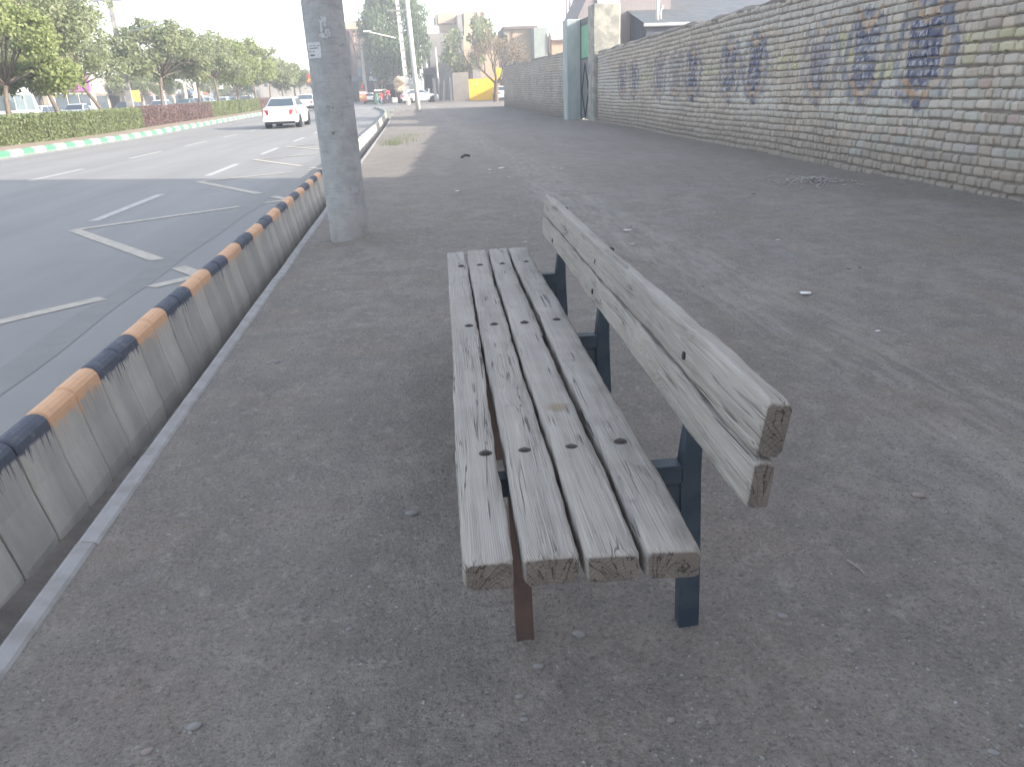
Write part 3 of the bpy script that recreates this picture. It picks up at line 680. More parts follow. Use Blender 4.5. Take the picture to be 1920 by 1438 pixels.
# ================================================================== SHED BEHIND THE WALL
M_ROOF = corrugated_mat('corrugated_zinc', (.37, .365, .36), (.30, .30, .30))
shed = empty('shed', (11, 34, 0), 'long shed with a grey corrugated sheet roof rising behind the mud wall', 'shed')
e0 = at_x(1213, 43, 11); e1 = at_x(1150, 0, 11)
slope = (e1[2] - e0[2]) / (e1[1] - e0[1]); EY, EZ = e0[1], e0[2]
RY = EY + 6.5; RZ = EZ + slope * 6.5
m = MB(); n = 150; x0, x1 = 10.85, 26.; vs = []
for j, (yy, zz_) in enumerate(((EY - .15, EZ - .15 * slope), (RY, RZ))):
    for i in range(n * 4 + 1): xx = x0 + (x1 - x0) * i / (n * 4); vs.append((xx, yy, zz_ + .03 * math.sin(i * math.pi / 2)))
k = n * 4 + 1; m.add(vs, [(i, i + 1, k + i + 1, k + i) for i in range(k - 1)])
o = loc_build(m, 'roof', M_ROOF, shed); q = o.modifiers.new('solid', 'SOLIDIFY'); q.thickness = .01
m = MB(); m.slab([(11, EY, 0), (11, RY, 0), (11, RY, RZ - .06), (11, EY, EZ - .06)], (.1, 0, 0)); m.box(11.1, 26, EY, EY + .1, 0, EZ - .07)
for i in range(24): m.box(10.975, 10.998, EY + i * .27, EY + i * .27 + .05, 0, EZ + slope * .27 * i - .1)
loc_build(m, 'wall', flat((.075, .085, .11), .7), shed)
m = MB(); m.tube([(10.8, EY - .2, EZ - .12), (26, EY - .2, EZ - .12)], .075, 8); loc_build(m, 'gutter', flat((.42, .43, .45), .5), shed)
v1 = at_y(1232, 30, EY + .5); m = MB(); m.tube([(v1[0], EY + .45, EZ - .05), (v1[0], EY + .45, EZ + 1.15)], .075, 10); m.tube([(v1[0] + .2, EY + .6, EZ), (v1[0] + .2, EY + .6, EZ + .55), (v1[0] + .28, EY + .6, EZ + .62), (v1[0] + .28, EY + .6, EZ + .72)], .05, 8)
loc_build(m, 'vent_pipe', flat((.55, .55, .55), .5), shed, smooth=True)
# tall metal clad store behind the gate
st = empty('metal_store', (9, 40, 0), 'brown grey sheet metal store standing behind the gate pillars', 'store')
pa = at_y(1084, 32, 40); pb = at_y(1101, -2, 40); m = MB()
m.slab([(pa[0], 40, 0), (13., 40, 0), (13., 40, pb[2] + 1.5), (pb[0] + .6, 40, pb[2] + 1.2), (pa[0], 40, pa[2])], (0, 4, 0))
loc_build(m, 'wall', pm('brown_sheet', (.25, .22, .22), (.2, .18, .18), 3, .7, .1, stretch=(6, 1, .2)), st)
m = MB(); pc = at_y(1122, 6, 39.7); m.slab([(pc[0], 39.9, pc[2] - .1), (pc[0] + 1.1, 39.9, pc[2]), (pc[0] + 1.1, 39.9, pc[2] + 1.2), (pc[0], 39.9, pc[2] + 1.1)], (0, .06, 0)); loc_build(m, 'blue_panel', corrugated_mat('pale_blue_sheet', (.35, .55, .62), (.28, .45, .52)), st)
# lattice mast
ms = empty('lattice_mast', at_y(1072, 180, 58), 'slender steel lattice mast rising behind the far gate pillar', 'mast')
bx_ = ms.location.x; by_ = ms.location.y; m = MB(); legs = [(-.42, -.3), (.42, -.3), (0, .4)]
for lx, ly in legs: m.tube([(bx_ + lx, by_ + ly, 0), (bx_ + lx * .8, by_ + ly * .8, 14)], 0.06, 5)
for z in np.arange(1, 13.5, 1.3):
    for (ax_, ay_), (cx_, cy_) in zip(legs, legs[1:] + legs[:1]):
        s_ = 1 - .2 * z / 14; m.tube([(bx_ + ax_ * s_, by_ + ay_ * s_, z), (bx_ + cx_ * s_, by_ + cy_ * s_, z)], .035, 4); m.tube([(bx_ + ax_ * s_, by_ + ay_ * s_, z), (bx_ + cx_ * s_, by_ + cy_ * s_, z + 1.3)], .025, 4)
loc_build(m, 'truss', flat((.18, .15, .15), .7), ms)

# unseen building behind the viewer, footprint shaped so its shade covers the foreground
ob = empty('shade_building', (16, -12, 0), 'unseen beige building on the right behind the viewer, shaped to cast the broad shade', 'building')
m = MB(); m.slab([(11.7, -40, 0), (11.7, 7.6, 0), (24, .6, 0), (24, -40, 0)], (0, 0, 11.5)); loc_build(m, 'wall', M_BEIGE, ob)
for fl in range(3):
    for k in range(9):
        m = MB(); m.box(11.66, 11.695, -36 + k * 5, -34.4 + k * 5, 1.4 + fl * 3.4, 2.9 + fl * 3.4); loc_build(m, 'window', M_GLASS, ob)

# ================================================================== VEGETATION
def leaf_cloud(centers, radii, n, size, seed, flatz=.8, droop=0., shell=.35, elong=1.7, up=None):
    """leaf-sized rhombs spread through clumps; returns V, F, colour"""
    r = np.random.default_rng(seed); centers = np.array(centers); radii = np.array(radii)
    wgt = radii ** 2; ci = r.choice(len(centers), n, p=wgt / wgt.sum())
    d = r.normal(size=(n, 3)); d /= np.linalg.norm(d, axis=1)[:, None]
    rad = (shell + (1 - shell) * r.random(n)) ** .8
    lump = .75 + .5 * r.random(n) ** 2
    P = centers[ci] + d * (radii[ci] * rad * lump)[:, None] * np.array([1, 1, flatz])
    P[:, 2] -= droop * r.random(n) * radii[ci]
    a = r.normal(size=(n, 3));
    if up is not None: a = a * .45 + np.array(up)
    a /= np.linalg.norm(a, axis=1)[:, None]
    b = np.cross(a, r.normal(size=(n, 3))); b /= np.linalg.norm(b, axis=1)[:, None]
    sz = size * (.6 + .8 * r.random(n))[:, None]
    V = np.stack([P - a * sz * elong / 2, P + b * sz / 2, P + a * sz * elong / 2, P - b * sz / 2], 1).reshape(-1, 3)
    Fq = np.arange(n * 4).reshape(n, 4)
    cl = r.random(len(centers))[ci]; tone = np.clip(.25 + .5 * cl + .35 * (r.random(n) - .5), 0, 1)
    col = np.repeat(np.stack([tone, tone, tone, np.ones(n)], -1), 4, 0)
    return V, Fq, col
M_LF1 = leaf_mat('leaf_fresh', (.18, .215, .085), (.32, .355, .15), .5)
M_LF2 = leaf_mat('leaf_dusty', (.165, .19, .105), (.29, .31, .18), .45)
M_LF3 = leaf_mat('leaf_cypress', (.06, .09, .045), (.14, .18, .095), .3)
M_HEDGE = leaf_mat('leaf_hedge', (.145, .175, .08), (.25, .285, .14), .4)
M_LFP = leaf_mat('leaf_purple', (.145, .085, .085), (.225, .15, .145), .3)
M_LFD = leaf_mat('leaf_dry', (.17, .13, .09), (.28, .21, .15), .2)
def round_tree(name, H, cr, seed, mat_, n=5200, size=.15, trunk_h=1.6, lean=0., spread=1., label=None, cat='tree', loc=(0, 0, 0), group=None, trunk_r=.095, nclump=13, flatz=.75):
    r = random.Random(seed); root = empty(name, loc, label, cat, group)
    m = MB(); fork = (lean * trunk_h, r.uniform(-.1, .1), trunk_h)
    m.tube([(0, 0, -.3), (lean * .3 * trunk_h, .03, trunk_h * .4), (lean * .75 * trunk_h, -.03, trunk_h * .8), fork], [trunk_r * 1.25, trunk_r, trunk_r * .9, trunk_r * .85], 9)
    cen = []; rad = []
    for i in range(nclump):
        a = 2 * math.pi * i / nclump * 2.4 + r.uniform(-.3, .3); k = (i + .5) / nclump
        el = r.uniform(-.12, 1); rr_ = cr * spread * (.35 + .5 * math.sqrt(1 - el * .75)) * r.uniform(.7, 1.05)
        c_ = (fork[0] + rr_ * math.cos(a), rr_ * math.sin(a), trunk_h + .5 + (H - trunk_h - .9) * el)
        cen.append(c_); rad.append(cr * r.uniform(.16, .40))
        mid = tuple(fork[q] + (c_[q] - fork[q]) * .5 + r.uniform(-.12, .12) * cr * .5 for q in range(3)); mid = (mid[0], mid[1], mid[2] + .12 * cr)
        m.tube([fork, mid, c_], [trunk_r * .5, trunk_r * .3, trunk_r * .08], 6)
        for q in range(3):
            e_ = (c_[0] + r.uniform(-.5, .5) * cr * .6, c_[1] + r.uniform(-.5, .5) * cr * .6, c_[2] + r.uniform(-.2, .45) * cr * .5)
            m.tube([mid, e_], [trunk_r * .16, trunk_r * .05], 4)
            if q == 0: cen.append(e_); rad.append(cr * .17)
    m.build('trunk', M_BARK, root, smooth=True)
    V, Fq, col = leaf_cloud(cen, rad, n, size, seed, flatz, .25)
    np_mesh('crown', V, Fq, mat_, col, root)
    return root
def hedge(label, px0, px1, mat_, seed, y0=None, y1=None, dens=420):
    ya = y0 if y0 is not None else at_x(px0, 215, -14)[1]; yb_ = y1 if y1 is not None else at_x(px1, 205, -14)[1]
    x1, x0 = -13.95, -15.2; z0, z1 = .17, 1.12
    root = empty('hedge', ((x0 + x1) / 2, ya, T(ya)), label, 'hedge', 'clipped hedges on the median'); r = np.random.default_rng(seed)
    L_ = yb_ - ya; ox = (x0 + x1) / 2
    nf = int(L_ * 1.0 * dens); ntp = int(L_ * 1.25 * dens * .8); ne = 500
    yv = np.concatenate([r.random(nf) * L_, r.random(ntp) * L_, r.random(ne) * .12, L_ - r.random(ne) * .12])
    xv = np.concatenate([np.full(nf, x1), x0 + r.random(ntp) * (x1 - x0), x0 + r.random(2 * ne) * (x1 - x0)])
    zv = np.concatenate([z0 + r.random(nf) * (z1 - z0), np.full(ntp, z1), z0 + r.random(2 * ne) * (z1 - z0)])
    off = (fbm(yv * 1.2 + seed, zv * 2, 3, seed) - .45) * .22
    xv = xv + off + r.normal(size=len(xv)) * .035; zv = zv + (fbm(yv * .9, xv * 2, 3, seed + 5) - .45) * .14 * (zv > z1 - .1) + r.normal(size=len(xv)) * .03
    P = np.stack([xv - ox, yv, zv + np.clip(.0095 * (yv + ya - 38), 0, .7) - T(ya)], -1); n = len(P)
    a = r.normal(size=(n, 3)); a /= np.linalg.norm(a, axis=1)[:, None]; b = np.cross(a, r.normal(size=(n, 3))); b /= np.linalg.norm(b, axis=1)[:, None]
    sz = (.025 + .035 * r.random(n))[:, None]
    V = np.stack([P - a * sz, P + b * sz * .7, P + a * sz, P - b * sz * .7], 1).reshape(-1, 3)
    tone = np.clip(fbm(yv * 2, zv * 4, 3, seed + 9) + .2 * (r.random(n) - .5), 0, 1); col = np.repeat(np.stack([tone, tone, tone, np.ones(n)], -1), 4, 0)
    np_mesh('foliage', V, np.arange(n * 4).reshape(n, 4), mat_, col, root)
    m = MB(); k = max(2, int(L_ / 1.5)); rings = []
    for j in range(k + 1):
        y = .08 + (L_ - .16) * j / k; g_ = T(ya + y) - T(ya); rings.append([(x0 - ox + .1, y, g_ + z0 - .1), (x1 - ox - .09, y, g_ + z0 - .1), (x1 - ox - .07, y, g_ + z1 - .09), (x0 - ox + .1, y, g_ + z1 - .08)])
    m.loft(rings); m.build('twigs', pm('hedge_twigs', (.07, .075, .035) if mat_ is not M_LFP else (.07, .035, .035), None, 8, .95, .6, .02), root)
    return root
hedge('light green clipped hedge at the left edge, in front of the white minibus', 0, 262, M_HEDGE, 1, y0=16)
hedge('dull purple clipped hedge between the two green hedges', 262, 396, M_LFP, 2)
hedge('short green clipped hedge beyond the long purple hedge', 397, 452, M_HEDGE, 3)
hedge('darker green clipped hedge just left of the white saloon', 453, 487, M_HEDGE, 4)
hedge('small purple clipped hedge end beside the white saloon', 488, 520, M_LFP, 5)

def x_at(px, X, py=200): return at_x(px, py, X)[1]
trees = [  # px of trunk, X, height, crown radius, material, lean, fork height, label
    (8, -15.0, 5.0, 2.1, M_LF1, .1, 2.0, 'yellow green tree at the left edge in front of the minibus'),
    (112, -15.3, 6.3, 2.75, M_LF2, -.2, 2.6, 'broad leaning median tree in front of the purple shop sign'),
    (203, -15.6, 6.4, 2.0, M_LF2, -.5, 2.2, 'thin leaning sparse tree beside the left concrete power pole'),
    (375, -15.3, 6.0, 2.9, M_LF2, .05, 2.9, 'wide dusty tree rising from the purple hedge'),
    (303, -15.3, 5.7, 2.7, M_LF2, .1, 2.6, 'smaller dusty tree at the start of the purple hedge'),
    (413, -15.3, 5.5, 2.9, M_LF1, -.05, 2.7, 'bright tree behind the short green hedge'),
    (447, -15.3, 5.9, 3.1, M_LF1, .1, 2.8, 'dense green tree where the green hedges meet'),
    (482, -15.3, 5.2, 3.0, M_LF2, 0, 2.5, 'yellowish tree just left of the white saloon roof'),
    (508, -15.3, 5.2, 3.0, M_LF2, .1, 2.4, 'pale tree above the roof of the white saloon'),
    (533, -15.6, 4.9, 3.0, M_LF1, 0, 2.4, 'green median tree behind the white saloon and below the red sign'),
    (556, -16, 4.4, 3.2, M_LF2, 0, 2.2, 'low far tree under the red and yellow sign'),
]
for i, (px_, X_, H_, cr, mt, ln, th_, lb) in enumerate(trees):
    y_ = min(x_at(px_, X_), 150); zz_ = T(y_) + .17
    round_tree('median_tree', H_, cr * 1.14, 20 + i, mt, 22000 if i in (0, 1) else (5000 if i == 2 else (12000 if i < 7 else 6000)), (.085 if i < 3 else .12) if i < 7 else .17, th_, ln, label=lb, loc=(X_, y_, zz_), group='trees on the median', nclump=21, flatz=.7)
# shrubs and trees on the far pavement
for i, (px_, X_, H_, cr, mt, lb) in enumerate([
    (52, -29.5, 4.2, 2.4, M_LF1, 'round bushy tree between minibus and purple shop sign'), (28, -33, 8.6, 3.6, M_LF2, 'tall dark tree behind the yellow green tree at the left edge'),
    (75, -31, 7.6, 3.3, M_LF2, 'tall tree in front of the unfinished brick block'), (258, -31, 6.4, 3.4, M_LF2, 'dusty tree beyond the left power pole'), (300, -31, 6.6, 3.8, M_LF2, 'grey green tree behind the white banner poles'),
    (372, -31, 7.0, 4.6, M_LF2, 'far pavement tree behind the blue parked cars'), (438, -31, 7.4, 5.0, M_LF1, 'far pavement tree behind the white sign boards'), (480, -30, 6.6, 5.0, M_LF2, 'far pavement tree left of the far roofline')]):
    y_ = min(x_at(px_, X_, 190), 170)
    round_tree('street_tree', H_, cr, 60 + i, mt, 6500, .17, 2.2, .05 * (-1) ** i, label=lb, loc=(X_, y_, T(y_) + .12), group='trees on the far pavement', trunk_r=.16)

# tall dense tree behind the far poles
def cone_tree(name, loc, H, cr, seed, label):
    r = random.Random(seed); root = empty(name, loc, label, 'tree'); m = MB()
    m.tube([(0, 0, -.3), (.1, 0, H * .4), (0, 0, H * .93)], [.28, .2, .04], 9); cen = []; rad = []
    for i in range(58):
        t = (i + .5) / 58; z = H * (.27 + .69 * t); rr_ = cr * (1 - max(0, t - .5) ** 2 * 3.2) * (.62 + .38 * min(1, t * 5)) * r.uniform(.55, .95); a = i * 2.4 + r.uniform(-.3, .3)
        c_ = (rr_ * math.cos(a), rr_ * math.sin(a), z + r.uniform(-.2, .5)); cen.append(c_); rad.append(cr * r.uniform(.26, .42) * (1.15 - .4 * t)); m.tube([(0, 0, max(.8, z - rr_ * .9)), c_], [.07, .02], 5)
    m.build('trunk', M_BARK, root)
    V, Fq, col = leaf_cloud(cen, rad, 17000, .17, seed, 1.3, 0, .4, 3.2, up=(0, 0, 1.)); np_mesh('crown', V, Fq, M_LF3, col, root); return root
b = at_y(748, 190, 106); cone_tree('cypress_tree', (b[0], 106, T(106)), 14.6, 4.0, 5, 'tall dense dark green tree behind the two far poles')
b = at_y(872, 186, 97); round_tree('plane_tree', 8.6, 3.5, 91, M_LF2, 4200, .2, 3.4, .12, label='tall loose green tree between the grey building and the yellow wall', loc=(b[0] + .4, 97, T(97)), trunk_r=.14, flatz=1.0)
# leafless tree before the yellow wall
b = at_y(930, 185, 80); bt = empty('bare_tree', (b[0], 80, T(80)), 'nearly leafless tree with forked grey trunk at the end of the mud wall', 'tree'); m = MB(); r = random.Random(12); cen = []
m.tube([(0, 0, -.2), (.05, 0, .9), (.1, 0, 1.7)], [.3, .24, .22], 9)
def limb(p, d, L_, r0, dep):
    q = p + d * L_ * .5 + Vector((r.uniform(-.1, .1), r.uniform(-.1, .1), .05)) * L_; e = p + d * L_ + Vector((0, 0, .12 * L_))
    m.tube([p, q, e], [r0, r0 * .8, r0 * .62], 6 if dep < 2 else 4)
    if dep >= 3: cen.append(tuple(e))
    if dep < 5:
        for k in range(3 if dep < 3 else 2):
            nd = (d + Vector((r.uniform(-.8, .8), r.uniform(-.8, .8), r.uniform(-.25, .6)))).normalized(); limb(e, nd, L_ * r.uniform(.6, .8), r0 * .58, dep + 1)
for d in ((-.75, .1, .6), (-.25, -.3, .95), (.5, .2, .8), (.75, -.3, .5), (0, .5, .8)): limb(Vector((.1, 0, 1.65)), Vector(d).normalized(), 1.35, .13, 0)
m.build('trunk', M_BARK, bt); V, Fq, col = leaf_cloud(cen, [.42] * len(cen), 2600, .085, 3); np_mesh('crown', V, Fq, M_LFD, col, bt)

# ================================================================== CARS
def car(label, loc, rz, paint, kind='saloon', name='car', cat='car', group='cars on and beside the road', scale=1.):
    root = empty(name, loc, label, cat, group, rz)
    L_, Wd = (4.4, .84); hatch = kind == 'hatch'; pick = kind == 'pickup'
    st = [(-2.2, .70, .36, .66), (-2.17, .77, .28, .84), (-2.05, .80, .24, .93), (-1.55, .835, .22, .985), (-.9, .845, .20, .97), (.4, .845, .20, .95), (.95, .84, .20, .93), (1.5, .82, .22, .86), (2.0, .77, .24, .76), (2.15, .70, .28, .66), (2.2, .62, .36, .56)]
    if pick: st = [(-2.4, .8, .45, .9), (-2.35, .82, .40, .95), (-.6, .83, .3, .96)] + st[5:]
    m = MB(); rings = []
    for y, hw, zb, zt in st:
        zm = zb + (zt - zb) * .55
        rings.append([(-hw * .93, y, zb), (-hw, y, zb + .1), (-hw * 1.01, y, zm), (-hw * .985, y, zt - .07), (-hw * .90, y, zt - .01), (-hw * .5, y, zt + .012), (hw * .5, y, zt + .012), (hw * .90, y, zt - .01), (hw * .985, y, zt - .07), (hw * 1.01, y, zm), (hw, y, zb + .1), (hw * .93, y, zb)])
    m.loft(rings); m.build('body', paint, root, smooth=True, bevel=0)
    yb0, yb1, yt0, yt1 = (-1.66, 1.02, -.92, .18) if not (hatch or pick) else ((-2.08, 1.02, -1.75, .18) if hatch else (-.55, 1.05, -.42, .3))
    zb, zt = .95, 1.40; m = MB(); rings = []
    for t in (0, .12, .5, .86, .96, 1):
        k = 1 if t < .9 else (.985 if t < .99 else .9); hw = (.755 + (.565 - .755) * t) * k; y0 = yb0 + (yt0 - yb0) * min(t, .96) + (.05 if t > .98 else 0); y1 = yb1 + (yt1 - yb1) * min(t, .96) - (.05 if t > .98 else 0); z = zb - .02 + (zt - zb + .03) * t
        rings.append([(-hw + .07, y0, z), (-hw, y0 + .09, z), (-hw, y1 - .09, z), (-hw + .07, y1, z), (hw - .07, y1, z), (hw, y1 - .09, z), (hw, y0 + .09, z), (hw - .07, y0, z)])
    m.loft(rings); m.build('cabin', paint, root, smooth=False, bevel=.02)
    def on(t, f, side):        # point on the end glass: t height, f across
        hw = .755 - .19 * t; y = (yb0 + (yt0 - yb0) * t) if side < 0 else (yb1 + (yt1 - yb1) * t); return (f * (hw - .075), y + side * .008, zb - .02 + (zt - zb + .03) * t)
    for side, nm in ((-1, 'rear_window'), (1, 'windscreen')):
        m = MB(); m.slab([on(.14, -1, side), on(.14, 1, side), on(.85, 1, side), on(.85, -1, side)], (0, side * .006, .004)); m.build(nm, M_GLASS, root)
    for sx in (-1, 1):
        def sd(t, y): return (sx * (.755 - .19 * t + .004), y, zb - .02 + (zt - zb + .03) * t)
        t0, t1 = .16, .84; ya = yb0 + (yt0 - yb0) * t0 + .16; yat = yb0 + (yt0 - yb0) * t1 + .14; yc = yb1 + (yt1 - yb1) * t0 - .16; yct = yb1 + (yt1 - yb1) * t1 - .14; mid = -.42 if not pick else None
        segs = [(ya, yat, mid - .03, mid - .03), (mid + .03, mid + .03, yc, yct)] if mid is not None else [(ya, yat, yc, yct)]
        for q0, q0t, q1, q1t in segs:
            m = MB(); m.slab([sd(t0, q0), sd(t0, q1), sd(t1, q1t), sd(t1, q0t)], (sx * .008, 0, .003)); m.build('side_window', M_GLASS, root)
        for wy in (-1.32, 1.32):
            m = MB(); wx = sx * .76
            m.tube([(wx - sx * .17, wy, .31), (wx - sx * .16, wy, .31), (wx + sx * .045, wy, .31), (wx + sx * .06, wy, .31)], [.27, .305, .305, .28], 20); wl = m.build('wheel', M_TYRE, root)
            m = MB(); m.tube([(wx + sx * .058, wy, .31), (wx + sx * .068, wy, .31)], [.185, .16], 14); m.build('rim', flat((.45, .45, .46), .4), wl)
            m = MB(); m.tube([(sx * .70, wy, .33), (sx * .848, wy, .33)], .37, 20); m.build('wheel_arch', M_BLACK, root)
        m = MB(); m.box(.50 if sx > 0 else -.86, .86 if sx > 0 else -.50, -2.235, -2.0, .62, .84); m.v = [(min(max(v_[0], -.815), .815), v_[1] + .10 * (abs(v_[0]) > .7), v_[2]) for v_ in m.v]
        m.build('tail_light', flat((.45, .04, .05), .3), root, bevel=.015)
        m = MB(); m.box(min(sx * .74, sx * .45), max(sx * .74, sx * .45), 2.08, 2.2, .56, .68); m.build('headlight', flat((.7, .7, .72), .2), root, bevel=.02)
        m = MB(); m.box(min(sx * .80, sx * .96), max(sx * .80, sx * .96), .72, .82, .93, 1.04); m.build('mirror', paint, root, bevel=.02)
    m = MB(); m.box(-.26, .26, -2.245, -2.2, .47, .575); m.build('number_plate', flat((.62, .62, .6), .5), root)
    m = MB(); m.box(-.80, .80, -2.27, -2.12, .30, .47); m.build('bumper', paint if kind == 'saloon' else M_BLACK, root, bevel=.03)
    m = MB(); m.box(-.70, .70, -2.2, -2.05, .19, .30); m.build('underside', M_BLACK, root)
    if pick:
        m = MB()
        for a in ((-.83, -.78, -2.4, -.6), (.78, .83, -2.4, -.6), (-.83, .83, -2.42, -2.37)): m.box(*a, .94, 1.25)
        m.build('cargo_bed', paint, root)
    root.scale = (scale,) * 3
    return root
P_WHITE = car_paint('white_car_paint', (.78, .78, .77)); P_SILV = car_paint('silver_car_paint', (.52, .53, .53)); P_NAVY = car_paint('navy_car_paint', (.03, .05, .11)); P_DARK = car_paint('dark_car_paint', (.04, .05, .045)); P_GREEN = car_paint('teal_car_paint', (.08, .2, .19))
c0 = on_ground(522, 237); print('car', c0)
car('white saloon driving away in the middle lane, left of the pole', (-6.13, 42.3, T(42)), R(-2), P_WHITE)
car('silver saloon with black bumper, half hidden by the near pole', (-8.95, 75., T(75)), R(0), P_SILV, 'saloon2')
car('small pale car far ahead of the silver saloon', (-14.0 + 3.2, 104, T(104)), 0, P_WHITE)
def behind(px, X, label, paint, kind, rz=0, sc=1.):
    y_ = x_at(px, X, 190); return car(label, (X, y_, T(y_) + (0 if X > -27.4 else .12)), rz, paint, kind, scale=sc)
behind(62, -24.5, 'white hatchback parked between minibus and leaning tree', P_WHITE, 'hatch', R(180))
behind(143, -25.0, 'white pickup parked in front of the purple signed shop', P_WHITE, 'pickup', R(180))
behind(236, -23.5, 'dark saloon beside the foot of the left power pole', P_DARK, 'saloon', R(180))
behind(300, -22.5, 'white saloon seen over the start of the purple hedge', P_WHITE, 'saloon', R(180))
behind(346, -22.5, 'dark green saloon behind the purple hedge', P_GREEN, 'hatch', R(180))
behind(371, -23.0, 'navy saloon behind the end of the purple hedge', P_NAVY, 'saloon', R(180))
behind(386, -26., 'silver hatchback behind the navy saloon', P_SILV, 'hatch', R(180))
behind(418, -22.5, 'white saloon behind the short green hedge', P_WHITE, 'saloon', R(180))
behind(437, -25, 'silver saloon behind the darker green hedge', P_SILV, 'saloon', R(180))
behind(463, -22.5, 'small dark car behind the last green hedge', P_DARK, 'saloon', R(180))
# minibus
y_ = x_at(2, -23.5, 200); mb_ = empty('minibus', (-23.5, y_, 0), 'white minibus with large side windows parked at the far left', 'minibus', rz=0); m = MB(); rings = []
for y, hw, zt in ((-4.6, .8, 2.0), (-4.5, .98, 2.5), (-4.2, 1.03, 2.68), (0, 1.04, 2.72), (1.7, 1.03, 2.68), (2.15, 1.0, 2.45), (2.6, .98, 1.6), (3.0, .95, 1.15), (3.15, .85, .9)):
    rings.append([(-hw, y, .35), (-hw, y, zt - .35), (-hw * .93, y, zt - .1), (-hw * .6, y, zt), (hw * .6, y, zt), (hw * .93, y, zt - .1), (hw, y, zt - .35), (hw, y, .35)])
m.loft(rings); m.build('body', P_WHITE, mb_, bevel=.04)
for i in range(5):
    m = MB(); y0 = -4.1 + i * 1.22; m.slab([(1.035, y0, 1.35), (1.035, y0 + 1.12, 1.35), (1.03, y0 + 1.12 - (.12 if i == 4 else 0), 2.2), (1.03, y0, 2.2)], (.02, 0, 0)); m.build('window', flat((.20, .25, .27), .2), mb_)
m = MB(); m.slab([(-.85, 2.62, 1.55), (.85, 2.62, 1.55), (.8, 2.2, 2.4), (-.8, 2.2, 2.4)], (0, .03, .02)); m.build('windscreen', M_GLASS, mb_)
for sx in (-1, 1):
    for wy in (-2.6, 2.0):
        m = MB(); m.tube([(sx * .8, wy, .38), (sx * 1.06, wy, .38)], .38, 18); m.build('wheel', M_TYRE, mb_)

# ================================================================== STREET POLES AND LAMPS
def px_pole(label, name, cat, pb, ptop, Y_, r0, r1, top_z, mt, group='poles along the drain', rot=0):
    b_ = at_y(*pb, Y_); t_ = at_y(*ptop, Y_); root = empty(name, (b_[0], Y_, T(Y_)), label, cat, group)
    dxz = (t_[0] - b_[0]) / (t_[2] - b_[2]); h = top_z; m = MB()
    m.tube([(0, 0, -.2), (dxz * h, 0, h)], [r0, r1], 14); m.build('shaft', mt, root, smooth=True); return root, dxz
p1, s1 = px_pole('round white painted lamp pole beside the drain bend', 'lamp_pole', 'pole', (785, 210), (763, 0), 57., .185, .12, 9.4, pm('white_pole_paint', (.66, .65, .62), (.55, .54, .52), 2, .7, .2, .004))
m = MB(); zt_ = 8.6; m.tube([(s1 * zt_, 0, zt_), (s1 * zt_ - 1.2, -.3, zt_ + .35), (s1 * zt_ - 2.6, -.6, zt_ + .5)], .05, 6); m.build('arm', M_WHITE, p1)
# stepped concrete power pole
Y_ = 84.; b_ = at_y(766, 192, Y_); t_ = at_y(744, 0, Y_); hp = empty('power_pole', (b_[0], Y_, b_[2]), 'pale stepped concrete power pole left of the round white pole', 'pole', 'poles along the drain'); hh = 12.6; sl_ = (t_[0] - b_[0]) / (t_[2] - b_[2])
M_PP = pm('pale_concrete', (.56, .53, .49), (.45, .43, .40), 3, .85, .2, .004)
m = MB(); m.loft([[(x * k_ + sl_ * z, y * k_, z) for x, y in ((-.24, -.2), (.24, -.2), (.24, .2), (-.24, .2))] for z, k_ in ((-1.2, 1), (hh, .6))]); m.build('shaft', M_PP, hp)
for i in range(14):
    z = .8 + i * .8; m = MB(); m.box(sl_ * z + .02, sl_ * z + .30, -.225, -.17, z, z + .14); m.build('step', M_GREYP, hp)
for q in (8.4, 11.9):
    m = MB(); m.box(sl_ * q - 1.1, sl_ * q + 1.1, -.26, -.17, q, q + .1); m.build('cross_arm', flat((.2, .19, .19), .7), hp)
m = MB(); la = at_y(742, 72, Y_ - .4); lb_ = at_y(690, 60, Y_ - 2); o_ = Vector(hp.location); m.tube([Vector(la) - o_, Vector(lb_) - o_], [.05, .04], 6); m.build('lamp_arm', M_WHITE, hp)
m = MB(); e_ = Vector(lb_) - o_; m.box(e_.x - .45, e_.x + .25, e_.y - .13, e_.y + .13, e_.z - .05, e_.z + .1); m.build('lamp_head', M_WHITE, hp, bevel=.03)
# pole before the far brick building
Y_ = 108.; b_ = at_y(686, 175, Y_); fp = empty('power_pole', (b_[0], Y_, T(Y_)), 'far power pole with three cross arms before the brick building', 'pole', 'poles along the drain'); top = at_y(672, 38, Y_); hh = top[2] - T(Y_); sl_ = (top[0] - b_[0]) / hh
m = MB(); m.loft([[(x * k_ + sl_ * z, y * k_, z) for x, y in ((-.24, -.2), (.24, -.2), (.24, .2), (-.24, .2))] for z, k_ in ((-.2, 1), (hh, .5))]); m.build('shaft', M_PP, fp)
for q, wd in ((hh - .3, .7), (hh - 1.9, 1.3), (hh - 3.0, .8)):
    m = MB(); m.box(sl_ * q - wd, sl_ * q + wd, -.3, -.2, q, q + .12)
    for k_ in (-1, -.4, .4, 1): m.box(sl_ * q + wd * k_ * .93 - .04, sl_ * q + wd * k_ * .93 + .04, -.29, -.21, q + .12, q + .36)
    m.build('cross_arm', flat((.25, .23, .22), .7), fp)
